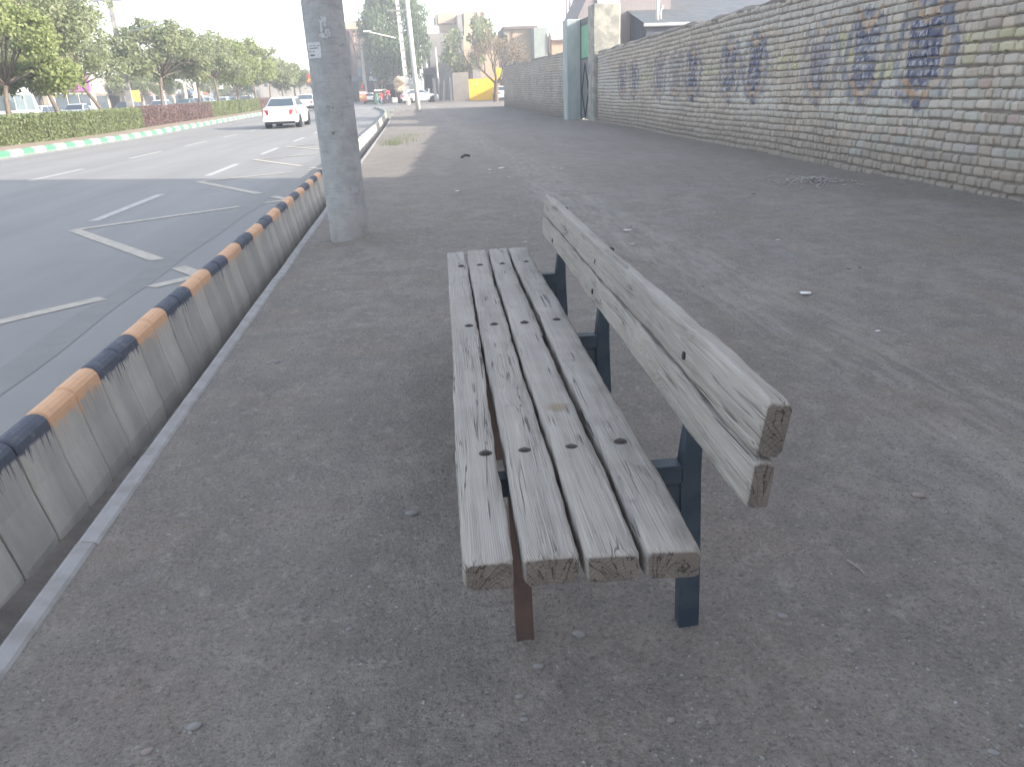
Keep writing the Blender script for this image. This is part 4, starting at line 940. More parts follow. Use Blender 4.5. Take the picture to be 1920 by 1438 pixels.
# left H topped pole with transformer frame
Xp = -16.9; b_ = at_x(246, 205, Xp); Yp = b_[1]; lp = empty('power_pole', (Xp, Yp, T(Yp)), 'concrete power pole with wide cross arm at the upper left', 'pole', 'poles on the median'); top = at_y(207, 8, Yp); hh = top[2]; sl_ = (top[0] - Xp) / hh
m = MB(); m.loft([[(x * k_ + sl_ * z, y * k_, z) for x, y in ((-.2, -.16), (.2, -.16), (.2, .16), (-.2, .16))] for z, k_ in ((-.2, 1), (hh + 1.8, .5))]); m.build('shaft', M_CONC2, lp)
m = MB(); m.box(sl_ * hh - 1.0, sl_ * hh + .75, -.2, -.1, hh - .02, hh + .1); m.box(sl_ * hh - .1, sl_ * hh + .7, -.2, -.1, hh + 1.0, hh + 1.1); m.box(sl_ * hh + .6, sl_ * hh + .7, -.2, -.1, hh + .1, hh + 1.0); m.tube([(sl_ * hh - .7, -.15, hh), (sl_ * hh, -.15, hh - .8)], .04, 5); m.build('cross_arm', flat((.22, .22, .26), .7), lp)
m = MB(); a_ = at_y(228, 66, Yp); b2 = at_y(289, 46, Yp - 1.5); o_ = Vector(lp.location); m.tube([Vector(a_) - o_, Vector(b2) - o_], [.05, .035], 6); m.build('lamp_arm', flat((.4, .42, .44), .6), lp)
def wires(label, a, bs, sag):
    m = MB()
    for p, q in bs:
        P_ = [Vector(p).lerp(Vector(q), i / 14) - Vector((0, 0, sag * 4 * (i / 14) * (1 - i / 14))) for i in range(15)]; m.tube(P_, .012, 4)
    o = m.build('overhead_wire', flat((.2, .2, .22), .7)); return tag(o, label, 'wire')
def cut(o, i): return o
lt = (Xp + sl_ * hh, Yp, hh + .1 + T(Yp))
wires('thin overhead wire from the upper left pole down over the median trees', None, [((lt[0] + .7, lt[1], lt[2] + .1), (-15.5, 118, 7.5))], 1.2)
wires('thin overhead wire from the upper left pole off past the left edge', None, [((lt[0] - .9, lt[1], lt[2] + .1), (-19, 0, 9.4))], .6)
wires('overhead cable crossing high between far brick building and stepped pole', None, [((-8.2, 108, 11.6), (-1.9, 84, 12.4))], .7)
wires('upper overhead cable reaching the round white pole from the road side', None, [((-.2, 57, 8.3), (-5.2, 57, 9.6))], .12)

# ================================================================== FAR BUILDINGS AND THINGS (each where it stands)
def wbox(m, px0, py0, px1, py1, Y_, dep=.2, front=0, mi=0):
    """box whose near face stands at distance Y_ between two photo corners"""
    a = at_y(px0, py0, Y_ - front); b_ = at_y(px1, py1, Y_ - front); m.box(min(a[0], b_[0]), max(a[0], b_[0]), Y_ - front, Y_ + dep, min(a[2], b_[2]), max(a[2], b_[2]), mi)
def part_box(root, name, mt, px0, py0, px1, py1, Y_, dep=.2, front=0, bevel=0):
    m = MB(); wbox(m, px0, py0, px1, py1, Y_, dep, front); return loc_build(m, name, mt, root, bevel=bevel)
M_GREYB = pm('grey_render', (.25, .235, .225), (.20, .19, .185), .5, .95, .3, .02, fine=6)
M_STEEL = pm('brown_steel', (.16, .09, .075), (.12, .07, .06), 3, .8, .2)
def bld(name, px0, py0, px1, Y_, dep, mt, label, zb=None):
    a = at_y(px0, py0, Y_); b_ = at_y(px1, py0, Y_); root = empty(name, ((a[0] + b_[0]) / 2, Y_, T(Y_)), label, 'building'); m = MB(); m.box(a[0], b_[0], Y_, Y_ + dep, (T(Y_) - .5) if zb is None else zb, max(a[2], b_[2])); loc_build(m, 'wall', mt, root); return root
B = bld('brick_building', 645, 43, 694, 128, 12, M_BEIGE, 'unfinished four storey brick building with brown steel frame and ground floor shops')
for x_ in (655, 663, 684, 694): part_box(B, 'steel_column', M_STEEL, x_ - 1, 57, x_ + 1, 200, 128, .1, .25)
for y_ in (57, 83, 109): part_box(B, 'steel_beam', M_STEEL, 645, y_ - 1.5, 696, y_ + 1.5, 128, .1, .22)
for (x0, x1, ya, yb_) in ((655, 663, 60, 82), (663, 672, 84, 108)):
    m = MB(); a = at_y(x0, ya, 127.7); b_ = at_y(x1, yb_, 127.7); m.tube([a, b_], .08, 5); loc_build(m, 'brace', M_STEEL, B)
B2 = bld('shop_building', 694, 80, 758, 124, 12, pm('pinkish_render', (.42, .34, .30), (.33, .27, .25), .8, .9, .2, fine=8), 'low pinkish building with shops and hanging goods behind the red cargo tricycle')
part_box(B2, 'roof_edge', M_STEEL, 692, 79, 745, 82, 124, .3, .3)
for x_ in (712, 717, 722): part_box(B2, 'window', M_GLASS, x_, 113, x_ + 2.6, 121, 124, .1, .06)
part_box(B2, 'balcony', flat((.46, .42, .40), .8), 706, 124, 728, 127, 124, .1, .8)
part_box(B2, 'shop_sign', flat((.42, .14, .06), .6), 716, 130, 727, 142, 124, .05, .2)
part_box(B2, 'awning', flat((.30, .07, .07), .7), 706, 146, 724, 160, 124, .1, .9)
part_box(B2, 'shop_opening', M_BLACK, 709, 160, 742, 186, 124, .05, .1)
for i, (x_, c_) in enumerate(((709, (.6, .05, .07)), (716, (.05, .05, .06)), (720, (.3, .3, .33)), (726, (.08, .06, .07)), (731, (.35, .1, .1)), (736, (.2, .22, .25)))): part_box(B2, 'hanging_goods', flat(c_, .8), x_, 160, x_ + 3, 169, 124, .05, .6)
part_box(B, 'shop_front', M_BLACK, 659, 152, 674, 190, 128, .05, .3); part_box(B, 'shop_front', flat((.09, .09, .10), .6), 689, 152, 698, 185, 128, .05, .3)
part_box(B, 'fascia', flat((.12, .13, .16), .6), 645, 145, 690, 152, 128, .1, .5); part_box(B, 'blue_window', flat((.20, .32, .42), .3), 671, 126, 677, 145, 128, .05, .3)
part_box(B, 'roller_shutter', flat((.26, .26, .27), .5), 645, 152, 658, 190, 128, .05, .3)
sg = empty('shop_sign', at_y(699, 150, 120), 'dark grey hanging sign with pale writing above a white board', 'sign'); part_box(sg, 'dark_board', flat((.09, .11, .14), .6), 690, 124, 707, 143, 120, .15)
for i, (x_, y_) in enumerate(((693, 128), (697, 131), (701, 129), (694, 136), (699, 138), (703, 135))): part_box(sg, 'lettering', flat((.5, .52, .55), .6), x_, y_, x_ + 2.2, y_ + 1.6, 120, .01, .04)
part_box(sg, 'white_board', flat((.6, .62, .66), .6), 692, 144, 708, 152, 120, .15); part_box(sg, 'post', M_GREYP, 706.4, 124, 707.4, 188, 120.2, .1)
G = bld('grey_building', 803, 64, 868, 108, 14, M_GREYB, 'tall blank grey rendered building with a darker shaded side'); a = at_y(793, 70, 106); b_ = at_y(804, 70, 106)
part_box(G, 'shaded_bay', pm('shaded_render', (.20, .215, .23), (.15, .16, .18), 1, .9, .2, fine=8), 790, 66, 804, 188, 108, 6, .5); part_box(G, 'window', M_GLASS, 797.5, 95, 802, 112, 107.4, .05, .1); part_box(G, 'window', M_GLASS, 792.5, 95, 796, 112, 107.4, .05, .1)  # the bay's shade is put into its darker render colour
part_box(G, 'cornice', M_GREYB, 789, 48.5, 822, 51, 114, 4, .3); part_box(G, 'parapet', pm('light_render', (.46, .45, .43), (.38, .37, .36), 1, .9, .2, fine=8), 800, 51, 824, 64, 113, 4); part_box(G, 'shop_front', M_BLACK, 796, 128, 816, 166, 107.5, .05, .7)
part_box(G, 'shop_sign', flat((.07, .07, .09), .6), 795, 129, 817, 139, 107.3, .1, 1.1)
Hb = bld('rooftop_building', 820, 25, 856, 122, 12, M_BEIGE, 'pale brick stair tower rising behind the grey building'); part_box(Hb, 'ledge', M_STEEL, 822, 45, 857, 46.5, 122, .2, .15); part_box(Hb, 'shaded_side', M_GREYB, 816, 28, 820.5, 52, 122, 8, .1)  # shade on the tower's left side painted in as a grey box
Hc = bld('rooftop_building', 868, 24, 908, 118, 12, M_BEIGE, 'second pale brick stair tower right of the first, with thin steel posts'); part_box(Hc, 'shaded_side', M_GREYB, 857, 27, 868.5, 60, 118, 8, .1)  # grey box colours in the shade left of this tower
for x_ in (869, 894, 906): part_box(Hc, 'steel_post', M_STEEL, x_, 19, x_ + .8, 50, 118, .1, .2)
I = bld('pale_building', 862, 68, 962, 112, 12, M_BEIGE, 'wide low pale brick building behind the leafless tree'); part_box(I, 'roller_door', flat((.30, .28, .27), .6), 886, 127, 902, 148, 112, .1, .3); part_box(I, 'lintel', pm('lintel', (.30, .24, .2)), 868, 122, 905, 127, 112, .1, .6)
J = bld('pale_building', 951, 53, 1010, 96, 10, M_BEIGE, 'pale brick house with a dark roof edge above the far mud wall'); part_box(J, 'roof_edge', flat((.13, .10, .10), .8), 944, 50.5, 1008, 54, 96, 2, .5); part_box(J, 'pipe', M_STEEL, 960, 54, 961, 80, 96, .05, .15); part_box(J, 'shaded_side', M_GREYB, 944, 53, 951.5, 66, 96, 6, .2)  # shaded left end of the house is coloured in with grey render
K = bld('rendered_building', 1001, 53, 1026, 93, 8, pm('green_grey_render', (.27, .29, .27), (.21, .24, .22), 1.5, .9, .3), 'stained grey green building just left of the far gate pillar'); part_box(K, 'pipe', M_STEEL, 1029, 62, 1032, 100, 93, .1, .2)
Lb = bld('shop_building', 1034, 66, 1075, 95, 8, pm('orange_brick', (.45, .30, .20), (.36, .24, .16), 2, .9, .3), 'low brick shed with white roof edge seen over the far mud wall'); part_box(Lb, 'roof_edge', M_WHITE, 1034, 66, 1070, 75, 95, .2, .4); part_box(Lb, 'rail', M_STEEL, 1034, 75, 1070, 77, 95, .2, .5)
ls = empty('shade_block', (18, 87, T(87)), 'unseen low block behind the far mud wall, added to shade the yellow wall', 'shed'); m = MB(); m.box(14.2, 24, 84.2, 90.7, 0, T(88) + 3.1); loc_build(m, 'wall', M_GREYB, ls); m = MB(); m.box(14.1, 24.1, 84.1, 90.8, T(88) + 3.105, T(88) + 3.2); loc_build(m, 'roof', M_STEEL, ls)  # hidden block added to throw the diagonal shadow on the yellow wall
# yellow and block walls, upright concrete slabs
m = MB(); a = at_y(878, 149, 91); b_ = at_y(927, 187, 91); yw = empty('yellow_wall', ((a[0] + b_[0]) / 2, 91, T(91)), 'bright yellow painted wall crossed by a diagonal shadow', 'wall')
m.box(a[0], b_[0] + .3, 91, 91.25, T(91) - .3, a[2]); loc_build(m, 'panel', pm('yellow_paint', (.80, .50, .035), (.72, .43, .03), 1.5, .6, .1, fine=10), yw); m = MB(); c_ = at_y(893, 159, 90.98); m.tube([(c_[0], 90.96, c_[2]), (c_[0], 90.999, c_[2])], .14, 12); loc_build(m, 'emblem', flat((.55, .5, .3), .6), yw)
ys_ = empty('yellow_sign', at_y(936, 180, 88), 'tall yellow sign board behind the leafless tree', 'sign'); part_box(ys_, 'board', pm('yellow_board', (.78, .45, .03), (.7, .4, .03), 2, .5, .05), 929, 128, 941, 152, 88, .2); part_box(ys_, 'post', M_STEEL, 934, 150, 936, 187, 88.05, .12)
kw = empty('block_wall', at_y(862, 187, 91), 'grey brown block wall left of the yellow wall', 'wall'); m = MB()
a = at_y(848, 143, 91); b_ = at_y(878, 141, 91); m.box(a[0], b_[0], 90.9, 91.3, T(91) - .3, b_[2])
for i in range(11):
    for j in range(5):
        x_ = a[0] + (b_[0] - a[0]) * (j + (.5 if i % 2 else 0)) / 5; m.box(x_ + .01, min(b_[0], x_ + (b_[0] - a[0]) / 5) - .01, 90.88, 90.9 - .001, T(91) + i * .27 + .01, T(91) + i * .27 + .25)
loc_build(m, 'blockwork', pm('block_brown', (.27, .235, .205), (.22, .19, .17), 1.5, .95, .3), kw)
sc_ = empty('concrete_slab_fence', at_y(832, 187, 86), 'row of upright dark grey concrete slabs beyond the white parked car', 'fence'); r = random.Random(4)
for i, (x_, w_, h_) in enumerate(((812, 9, 148), (820, 8, 147), (828, 6, 152), (834, 7, 150), (841, 8, 146))):
    m = MB(); wbox(m, x_, h_, x_ + w_ - .6, 189, 86 + (i % 2) * .2, .25); m.v = [(v_[0] + (.12 * (i % 3 - 1) if v_[2] > 2 else 0), v_[1], v_[2]) for v_ in m.v]; loc_build(m, 'slab', pm('slab_grey', (.15, .155, .165), (.09, .095, .105), 1.2, .9, .3, stretch=(3, 1, .4)), sc_, bevel=.03)
gp = empty('leaning_post', at_y(823, 150, 88), 'thin pale leaning post above the concrete slabs', 'post'); m = MB(); m.tube([at_y(825, 185, 88), at_y(816, 90, 88)], .08, 7); loc_build(m, 'shaft', M_PP, gp)
b_ = at_y(803, 181, 92); car('white van nosed towards the concrete slabs behind the round pole', (b_[0] - .9, 93, T(93)), R(-82), P_WHITE, 'hatch')
b_ = at_y(933, 183, 84); car('white car tail half hidden at the end of the mud wall', (b_[0] + .8, 86.5, T(86)), 0, P_WHITE, 'saloon')
b_ = at_y(694, 195, 100); car('white hatchback parked beside the red and white board', (b_[0], 101, T(101)), 0, P_WHITE, 'hatch', scale=.85)
# red white promotional board
rb = empty('display_board', at_y(680, 190, 99), 'red, white and orange board standing in the road beside a parked hatchback', 'sign'); part_box(rb, 'panel', flat((.72, .20, .12), .6), 673, 172, 688, 190, 99, .3); part_box(rb, 'white_band', flat((.8, .72, .68), .6), 674, 173, 687, 177, 99, .01, .03); part_box(rb, 'orange_band', flat((.85, .5, .22), .6), 674, 180, 687, 186, 99, .01, .03)
rf = empty('red_flag', at_y(681, 164, 101), 'small red flag hung beside the far power pole', 'flag'); part_box(rf, 'cloth', flat((.65, .03, .07), .8), 678, 160, 684, 168, 101, .04); part_box(rf, 'staff', M_GREYP, 683.6, 158, 684.3, 192, 101, .04, .0)
# loaded truck
tk = empty('truck', at_y(765, 190, 94), 'truck heaped with a pale bulky load, behind the two far poles', 'truck'); m = MB(); r = random.Random(6)
for i in range(46):
    x_, y_ = r.uniform(742, 758), r.uniform(147, 172); c_ = at_y(x_, y_, 94 + r.uniform(-.3, 1.6)); m.tube([(c_[0] - .25, c_[1], c_[2] - .1), (c_[0], c_[1], c_[2]), (c_[0] + .25, c_[1], c_[2] + .08)], [.16, .24, .13], 7)
wbox(m, 742, 149, 760, 174, 94.3, 3.4); loc_build(m, 'load', pm('pale_load', (.56, .44, .30), (.44, .34, .24), 5, .9, .5, .02), tk)
part_box(tk, 'bed', pm('truck_wood', (.16, .09, .07), None, 3, .8, .2), 743, 174, 780, 182, 94, 4); part_box(tk, 'cab', flat((.32, .36, .36), .5), 762, 148, 782, 174, 98.2, 2.2, bevel=.1); part_box(tk, 'chassis', M_BLACK, 745, 182, 779, 187, 94.2, 5)
for x_ in (748, 775):
    m = MB(); c_ = at_y(x_, 186, 94); m.tube([(c_[0] - .15, 94.6, T(94) + .45), (c_[0] + .15, 94.6, T(94) + .45)], .45, 14); loc_build(m, 'wheel', M_TYRE, tk)
# cargo tricycle, barrel, crate
tc = empty('cargo_tricycle', at_y(717, 190, 93), 'red cargo tricycle with a pale canopy parked in the road', 'tricycle'); part_box(tc, 'box', flat((.55, .06, .07), .6), 711, 174, 722, 188, 93, 1.6, bevel=.03); part_box(tc, 'canopy', flat((.62, .56, .54), .8), 701, 168.5, 722, 171, 93, 1.8); 
for x_ in (711.2, 721.2): part_box(tc, 'canopy_post', M_GREYP, x_, 170, x_ + .6, 176, 93, .06)
for x_ in (712, 720):
    m = MB(); c_ = at_y(x_, 190, 93); m.tube([(c_[0] - .07, 93.4, T(93) + .3), (c_[0] + .07, 93.4, T(93) + .3)], .3, 14); loc_build(m, 'wheel', M_TYRE, tc)
br = empty('barrel', at_y(707, 188, 92), 'green barrel left of the red tricycle', 'barrel'); c_ = at_y(707, 190, 92); m = MB(); m.tube([(c_[0], 92, T(92)), (c_[0], 92, T(92) + .1), (c_[0], 92, T(92) + .6), (c_[0], 92, T(92) + 1.15)], [.33, .36, .37, .34], 14); loc_build(m, 'drum', flat((.14, .26, .15), .6), br)
cb = empty('cardboard_box', at_y(742, 190, 92), 'large grey box standing right of the person in red', 'box'); part_box(cb, 'carton', flat((.46, .45, .43), .8), 735, 183.5, 746, 193, 92, .7, bevel=.02)

# ================================================================== PEOPLE (far away, in the road by the tricycle)
def person(label, loc, pts, cols, rz=0, held=None):
    """one continuous skinned body; clothes are children"""
    root = empty('person', loc, label, 'person', rz=rz)
    def skin(name, verts, edges, rad, mt, root_i=0):
        me = bpy.data.meshes.new(name); me.from_pydata(verts, edges, []); me.materials.append(mt); o = bpy.data.objects.new(name, me); C.objects.link(o); o.parent = root
        md = o.modifiers.new('skin', 'SKIN'); sv = me.skin_vertices[0].data if me.skin_vertices else None
        if sv is None:
            bm = bmesh.new(); bm.from_mesh(me); bm.verts.layers.skin.verify(); bm.to_mesh(me); bm.free(); sv = me.skin_vertices[0].data
        for i, q in enumerate(rad): sv[i].radius = (q, q) if not isinstance(q, tuple) else q
        sv[root_i].use_root = True; s_ = o.modifiers.new('sub', 'SUBSURF'); s_.levels = s_.render_levels = 2; return o
    sh_, pn, sk, hr = cols; J = pts
    V_ = [J[k] for k in ('pelvis', 'chest', 'neck', 'head', 'crown', 'lsh', 'lel', 'lha', 'rsh', 'rel', 'rha', 'lhip', 'lkn', 'lan', 'ltoe', 'rhip', 'rkn', 'ran', 'rtoe')]
    E_ = [(0, 1), (1, 2), (2, 3), (3, 4), (1, 5), (5, 6), (6, 7), (1, 8), (8, 9), (9, 10), (0, 11), (11, 12), (12, 13), (13, 14), (0, 15), (15, 16), (16, 17), (17, 18)]
    Rd = [.12, .13, .055, .10, .085, .07, .045, .035, .07, .045, .035, .09, .062, .045, .04, .09, .062, .045, .04]
    skin('body', V_, E_, Rd, sk)
    skin('shirt', [J[k] for k in ('pelvis', 'chest', 'lsh', 'lel', 'rsh', 'rel')], [(0, 1), (1, 2), (2, 3), (1, 4), (4, 5)], [.15, .165, .10, .07, .10, .07], sh_)
    skin('trousers', [J[k] for k in ('pelvis', 'lhip', 'lkn', 'lan', 'rhip', 'rkn', 'ran')], [(0, 1), (1, 2), (2, 3), (0, 4), (4, 5), (5, 6)], [.15, .115, .09, .07, .115, .09, .07], pn)
    h = Vector(J['head']); m = MB(); m.loft([[(h.x + r_ * math.cos(a), h.y + r_ * 1.1 * math.sin(a) + .01, h.z + z) for a in np.linspace(0, 2 * math.pi, 11)[:-1]] for z, r_ in ((.0, .108), (.07, .112), (.13, .09), (.165, .04))]); m.build('hair', hr, root, smooth=True)
    if held: m = MB(); m.loft([[(held[0] + r_ * math.cos(a), held[1] + r_ * .6 * math.sin(a), held[2] + z) for a in np.linspace(0, 2 * math.pi, 9)[:-1]] for z, r_ in ((-.42, .08), (-.36, .16), (-.15, .15), (0, .04))]); b__ = m.build('plastic_bag', flat((.75, .75, .76), .5), None, smooth=True); b__.location = root.location; tag(b__, 'white plastic bag held by the person in dark clothes', 'bag')
    return root
SKN = flat((.40, .25, .18), .6); HR = flat((.02, .017, .015), .7)
stand = dict(pelvis=(0, 0, .95), chest=(0, .02, 1.32), neck=(0, .02, 1.50), head=(0, -.0, 1.62), crown=(0, -.0, 1.72), lsh=(-.19, 0, 1.42), lel=(-.25, 0, 1.15), lha=(-.24, -.06, .88), rsh=(.19, 0, 1.42), rel=(.26, 0, 1.15), rha=(.27, -.05, .88),
             lhip=(-.1, 0, .88), lkn=(-.13, -.08, .5), lan=(-.14, .03, .08), ltoe=(-.15, -.14, .04), rhip=(.1, 0, .88), rkn=(.12, .06, .48), ran=(.13, .16, .08), rtoe=(.14, .02, .04))
bend = dict(stand); bend.update(chest=(-.12, -.12, 1.26), neck=(-.22, -.16, 1.42), head=(-.27, -.18, 1.52), crown=(-.31, -.2, 1.61), lsh=(-.32, -.1, 1.30), lel=(-.42, -.12, 1.05), lha=(-.5, -.16, .82), rsh=(.05, -.12, 1.36), rel=(-.05, -.28, 1.1), rha=(-.22, -.3, .92), rhip=(.1, .04, .9), lhip=(-.1, .04, .9))
b_ = at_y(731, 194, 90); person('person in a red top bending forward beside the red tricycle', (b_[0], 90, T(90)), bend, (flat((.62, .03, .07), .8), flat((.05, .05, .06), .8), SKN, HR))
b_ = at_y(723, 194, 90.5); person('person in dark clothes standing with a white bag by the tricycle', (b_[0], 90.5, T(90.5)), stand, (flat((.10, .12, .15), .8), flat((.09, .09, .11), .8), SKN, HR), held=(.27, -.05, .88))
crouch = dict(pelvis=(0, .1, .32), chest=(0, -.05, .68), neck=(0, -.1, .84), head=(0, -.14, .95), crown=(0, -.14, 1.04), lsh=(-.19, -.08, .76), lel=(-.25, -.2, .52), lha=(-.15, -.4, .42), rsh=(.19, -.08, .76), rel=(.25, -.2, .52), rha=(.15, -.4, .42), lhip=(-.12, .05, .3), lkn=(-.17, -.33, .5), lan=(-.17, -.1, .08), ltoe=(-.17, -.26, .04), rhip=(.12, .05, .3), rkn=(.17, -.33, .5), ran=(.17, -.1, .08), rtoe=(.17, -.26, .04))
b_ = at_y(712, 196, 89); person('person in faded blue clothes crouching in front of the green barrel', (b_[0], 89, T(89)), crouch, (flat((.16, .25, .29), .8), flat((.13, .2, .25), .8), SKN, HR))

# ================================================================== FAR LEFT SHOPS
def xbld(px0, px1, X_, ztop, mt, label, dep=10, name='shop_building'):
    """building whose front stands on the plane x = X_, facing the road"""
    ya, yb_ = at_x(px0, 195, X_)[1], at_x(px1, 195, X_)[1]; root = empty(name, (X_, ya, 0), label, 'building'); m = MB(); m.box(X_ - dep, X_, ya, yb_, -.1, ztop); loc_build(m, 'wall', mt, root); return root, ya, yb_
def xpart(root, name, mt, X_, y0, y1, z0, z1, out=.15):
    m = MB(); m.box(X_ + .001, X_ + out, y0, y1, z0, z1); return loc_build(m, name, mt, root)
XF = -33.
r1, ya, yb_ = xbld(92, 178, XF, 4.6, pm('cream_render', (.50, .45, .38), None, 1, .9, .2, fine=8), 'shop under a wide purple sign behind the leaning tree'); L_ = yb_ - ya
sgp = xpart(r1, 'purple_sign', pm('purple_board', (.30, .08, .26), (.25, .06, .22), .8, .5, .05, fine=6), XF, ya + L_ * .12, yb_ - L_ * .1, 2.95, 4.75, .3)
for q, (c_, t0, t1, z0, z1) in enumerate((((.75, .55, .5), .22, .30, 3.5, 4.4), ((.7, .5, .62), .42, .45, 3.2, 4.5), ((.7, .5, .62), .47, .50, 3.3, 3.9), ((.8, .6, .7), .55, .8, 4.1, 4.3), ((.7, .5, .6), .55, .78, 3.7, 3.85), ((.35, .5, .6), .13, .18, 3.1, 4.6))):
    m = MB(); m.box(XF + .30, XF + .33, ya + L_ * t0, ya + L_ * t1, z0, z1); loc_build(m, 'sign_figure', flat(c_, .6), r1)
for q in range(3): xpart(r1, 'shop_front', M_GLASS, XF, ya + L_ * (.14 + q * .26), ya + L_ * (.36 + q * .26), .3, 2.7, .1)
def row(px0, px1, h, col, label, nsh, sgc):
    rt, a_, b_ = xbld(px0, px1, XF - .5, h, pm('render_%d' % px0, col, None, 1, .9, .2, fine=8), label); L_ = b_ - a_
    for q in range(nsh):
        y0 = a_ + L_ * (q + .12) / nsh; y1 = a_ + L_ * (q + .88) / nsh; xpart(rt, 'shop_front', (M_GLASS, M_BLACK, flat((.3, .3, .31), .5))[q % 3], XF - .5, y0, y1, .25, 2.6, .08); xpart(rt, 'shop_sign', flat(sgc[q % len(sgc)], .6), XF - .5, y0, y1, 2.8, 3.5, .25)
row(-60, 88, 4.4, (.42, .30, .22), 'brown shop row behind the minibus and white hatchback', 4, [(.3, .3, .32), (.5, .42, .3)])
row(180, 268, 4.3, (.46, .40, .34), 'cream shop row right of the purple sign, with small yellow panel', 4, [(.62, .58, .5), (.2, .2, .22), (.7, .6, .12), (.55, .5, .45)])
row(270, 345, 4.6, (.52, .42, .38), 'pinkish shop row behind the start of the purple hedge', 4, [(.55, .4, .38), (.4, .42, .45)])
row(347, 425, 4.4, (.42, .40, .37), 'shop row far left behind the parked blue cars', 5, [(.2, .25, .35), (.6, .55, .4), (.5, .2, .15)])
row(427, 470, 4.8, (.48, .44, .38), 'distant shop row beyond the hedges', 5, [(.3, .35, .3), (.6, .5, .45)])
# unfinished block top left
fb = empty('brick_building', (-42, 62, 0), 'tall unfinished brick block with brown steel frame above the left trees', 'building'); Xb = -38.
ya, yb_ = at_x(-40, 100, Xb)[1], at_x(134, 60, Xb)[1]; zc = at_x(130, 12, Xb)[2]
m = MB(); m.box(Xb - 9, Xb, ya, yb_, 0, zc + 3.2); loc_build(m, 'wall', M_BEIGE, fb)
for q in (0, .22, .5, .78, 1): 
    y_ = ya + (yb_ - ya - .3) * q; m = MB(); m.box(Xb + .002, Xb + .22, y_, y_ + .3, 0, zc + 3.1); loc_build(m, 'steel_column', M_STEEL, fb)
for z_ in (zc - 6.2, zc - 3.1, zc): m = MB(); m.box(Xb + .222, Xb + .4, ya, yb_, z_ - .17, z_ + .17); loc_build(m, 'steel_beam', M_STEEL, fb)
# red and yellow sign by the near pole
Yr = 118.; rs = empty('shop_sign', at_y(573, 170, Yr), 'red shop sign with yellow lettering, cut off by the near pole', 'sign'); part_box(rs, 'panel', flat((.68, .06, .05), .5), 558, 140.5, 604, 156, Yr, .3)
M_YEL = flat((.88, .62, .03), .5)
for q in ((562, 149.5, 582, 151.5), (562.3, 145, 563.6, 150), (566.5, 143.5, 567.8, 150), (570.5, 146, 571.7, 150), (574, 146, 575.2, 150), (577.5, 142.5, 578.8, 150), (581, 146, 582.2, 150), (586, 147, 599, 150), (590, 143, 592, 148)): part_box(rs, 'lettering', M_YEL, *q, Yr, .01, .06)
part_box(rs, 'lower_text', flat((.8, .5, .42), .5), 570, 152.5, 580, 154, Yr, .01, .06)
for x_ in (562, 600): part_box(rs, 'post', M_GREYP, x_, 156, x_ + 1.2, 186, Yr, .15)
rbk = bld('pale_building', 470, 137, 612, 150, 14, pm('distant_render', (.46, .42, .38), None, 1, .9, .2), 'long low distant building closing the road beyond the median trees')
for i in range(8): part_box(rbk, 'window', M_GLASS, 478 + i * 16, 150, 486 + i * 16, 163, 150, .1, .05)
# small signs and banner flags on the far pavement
def spost(px, y0, y1, w_, X_, c_, label, name='sign_board', cat='sign', lean=0):
    b__ = at_x(px, 192, X_); t_ = at_y(px + lean, y0, b__[1]); c2 = at_y(px + lean, y1, b__[1]); rt = empty(name, (X_, b__[1], .12), label, cat); hw = w_ / 2 * b__[1] / 1437 * 1.1
    m = MB(); m.box(t_[0] - hw, t_[0] + hw, b__[1] - .05, b__[1] + .05, c2[2], t_[2]); loc_build(m, 'board', flat(c_, .6), rt); m = MB(); m.tube([(X_, b__[1] + .1, 0), (t_[0], b__[1] + .1, c2[2] + .1)], .05, 6); loc_build(m, 'post', M_GREYP, rt)
spost(368, 138, 147, 9, -29, (.78, .78, .74), 'small white square board held above the trees, left one', lean=-2)
spost(410, 160, 168, 12, -29, (.74, .76, .72), 'white board on a thin post above the short green hedge')
spost(347, 150, 190, 3.5, -28.4, (.70, .66, .50), 'upright cream banner flag with dark marks, left of the pair', 'banner_flag', 'banner', lean=-3)
spost(366, 155, 190, 4, -28.4, (.74, .70, .55), 'upright cream banner flag, right of the pair', 'banner_flag', 'banner', lean=-2)
spost(395, 176, 182, 7, -28, (.75, .75, .72), 'low white board beside the navy saloon')
spost(421, 186, 192, 9, -27.8, (.72, .30, .16), 'orange board just above the short green hedge')
spost(252, 170, 192, 12, -28.2, (.78, .70, .12), 'yellow panel standing behind the left power pole')

# ================================================================== LOOSE THINGS ON THE GROUND
def dirt_z(x, y):
    n = 0
    e = min(1, max(0, (x + 1.09) / .25)); nr = min(1, max(0, (16 - y) / 6)); A = lambda v: np.array(float(v))
    z = T(y) + nr * e * ((float(fbm(A(x * 1.6), A(y * 1.1), 4, 3)) - .47) * .045 + (float(fbm(A(x * 14), A(y * 12), 4, 9)) - .47) * .011)
    z += min(1, max(0, (y - 16) / 6)) * e * (float(fbm(A(x * .7), A(y * .35), 3, 5)) - .47) * .10
    return z
def stone_mesh(r, s, flat_=.5):
    vs = []; fs = []; n = 8
    for k, (h, q) in enumerate(((-.5, .55), (-.1, 1), (.3, .8), (.5, .3))):
        for i in range(n): a = 2 * math.pi * i / n; w_ = q * r.uniform(.8, 1.15); vs.append((s * w_ * math.cos(a), s * .7 * w_ * math.sin(a), s * h * flat_ * r.uniform(.85, 1.1)))
    fs = [(k * n + i, k * n + (i + 1) % n, (k + 1) * n + (i + 1) % n, (k + 1) * n + i) for k in range(3) for i in range(n)] + [tuple(range(n - 1, -1, -1)), tuple(range(3 * n, 4 * n))]
    return vs, fs
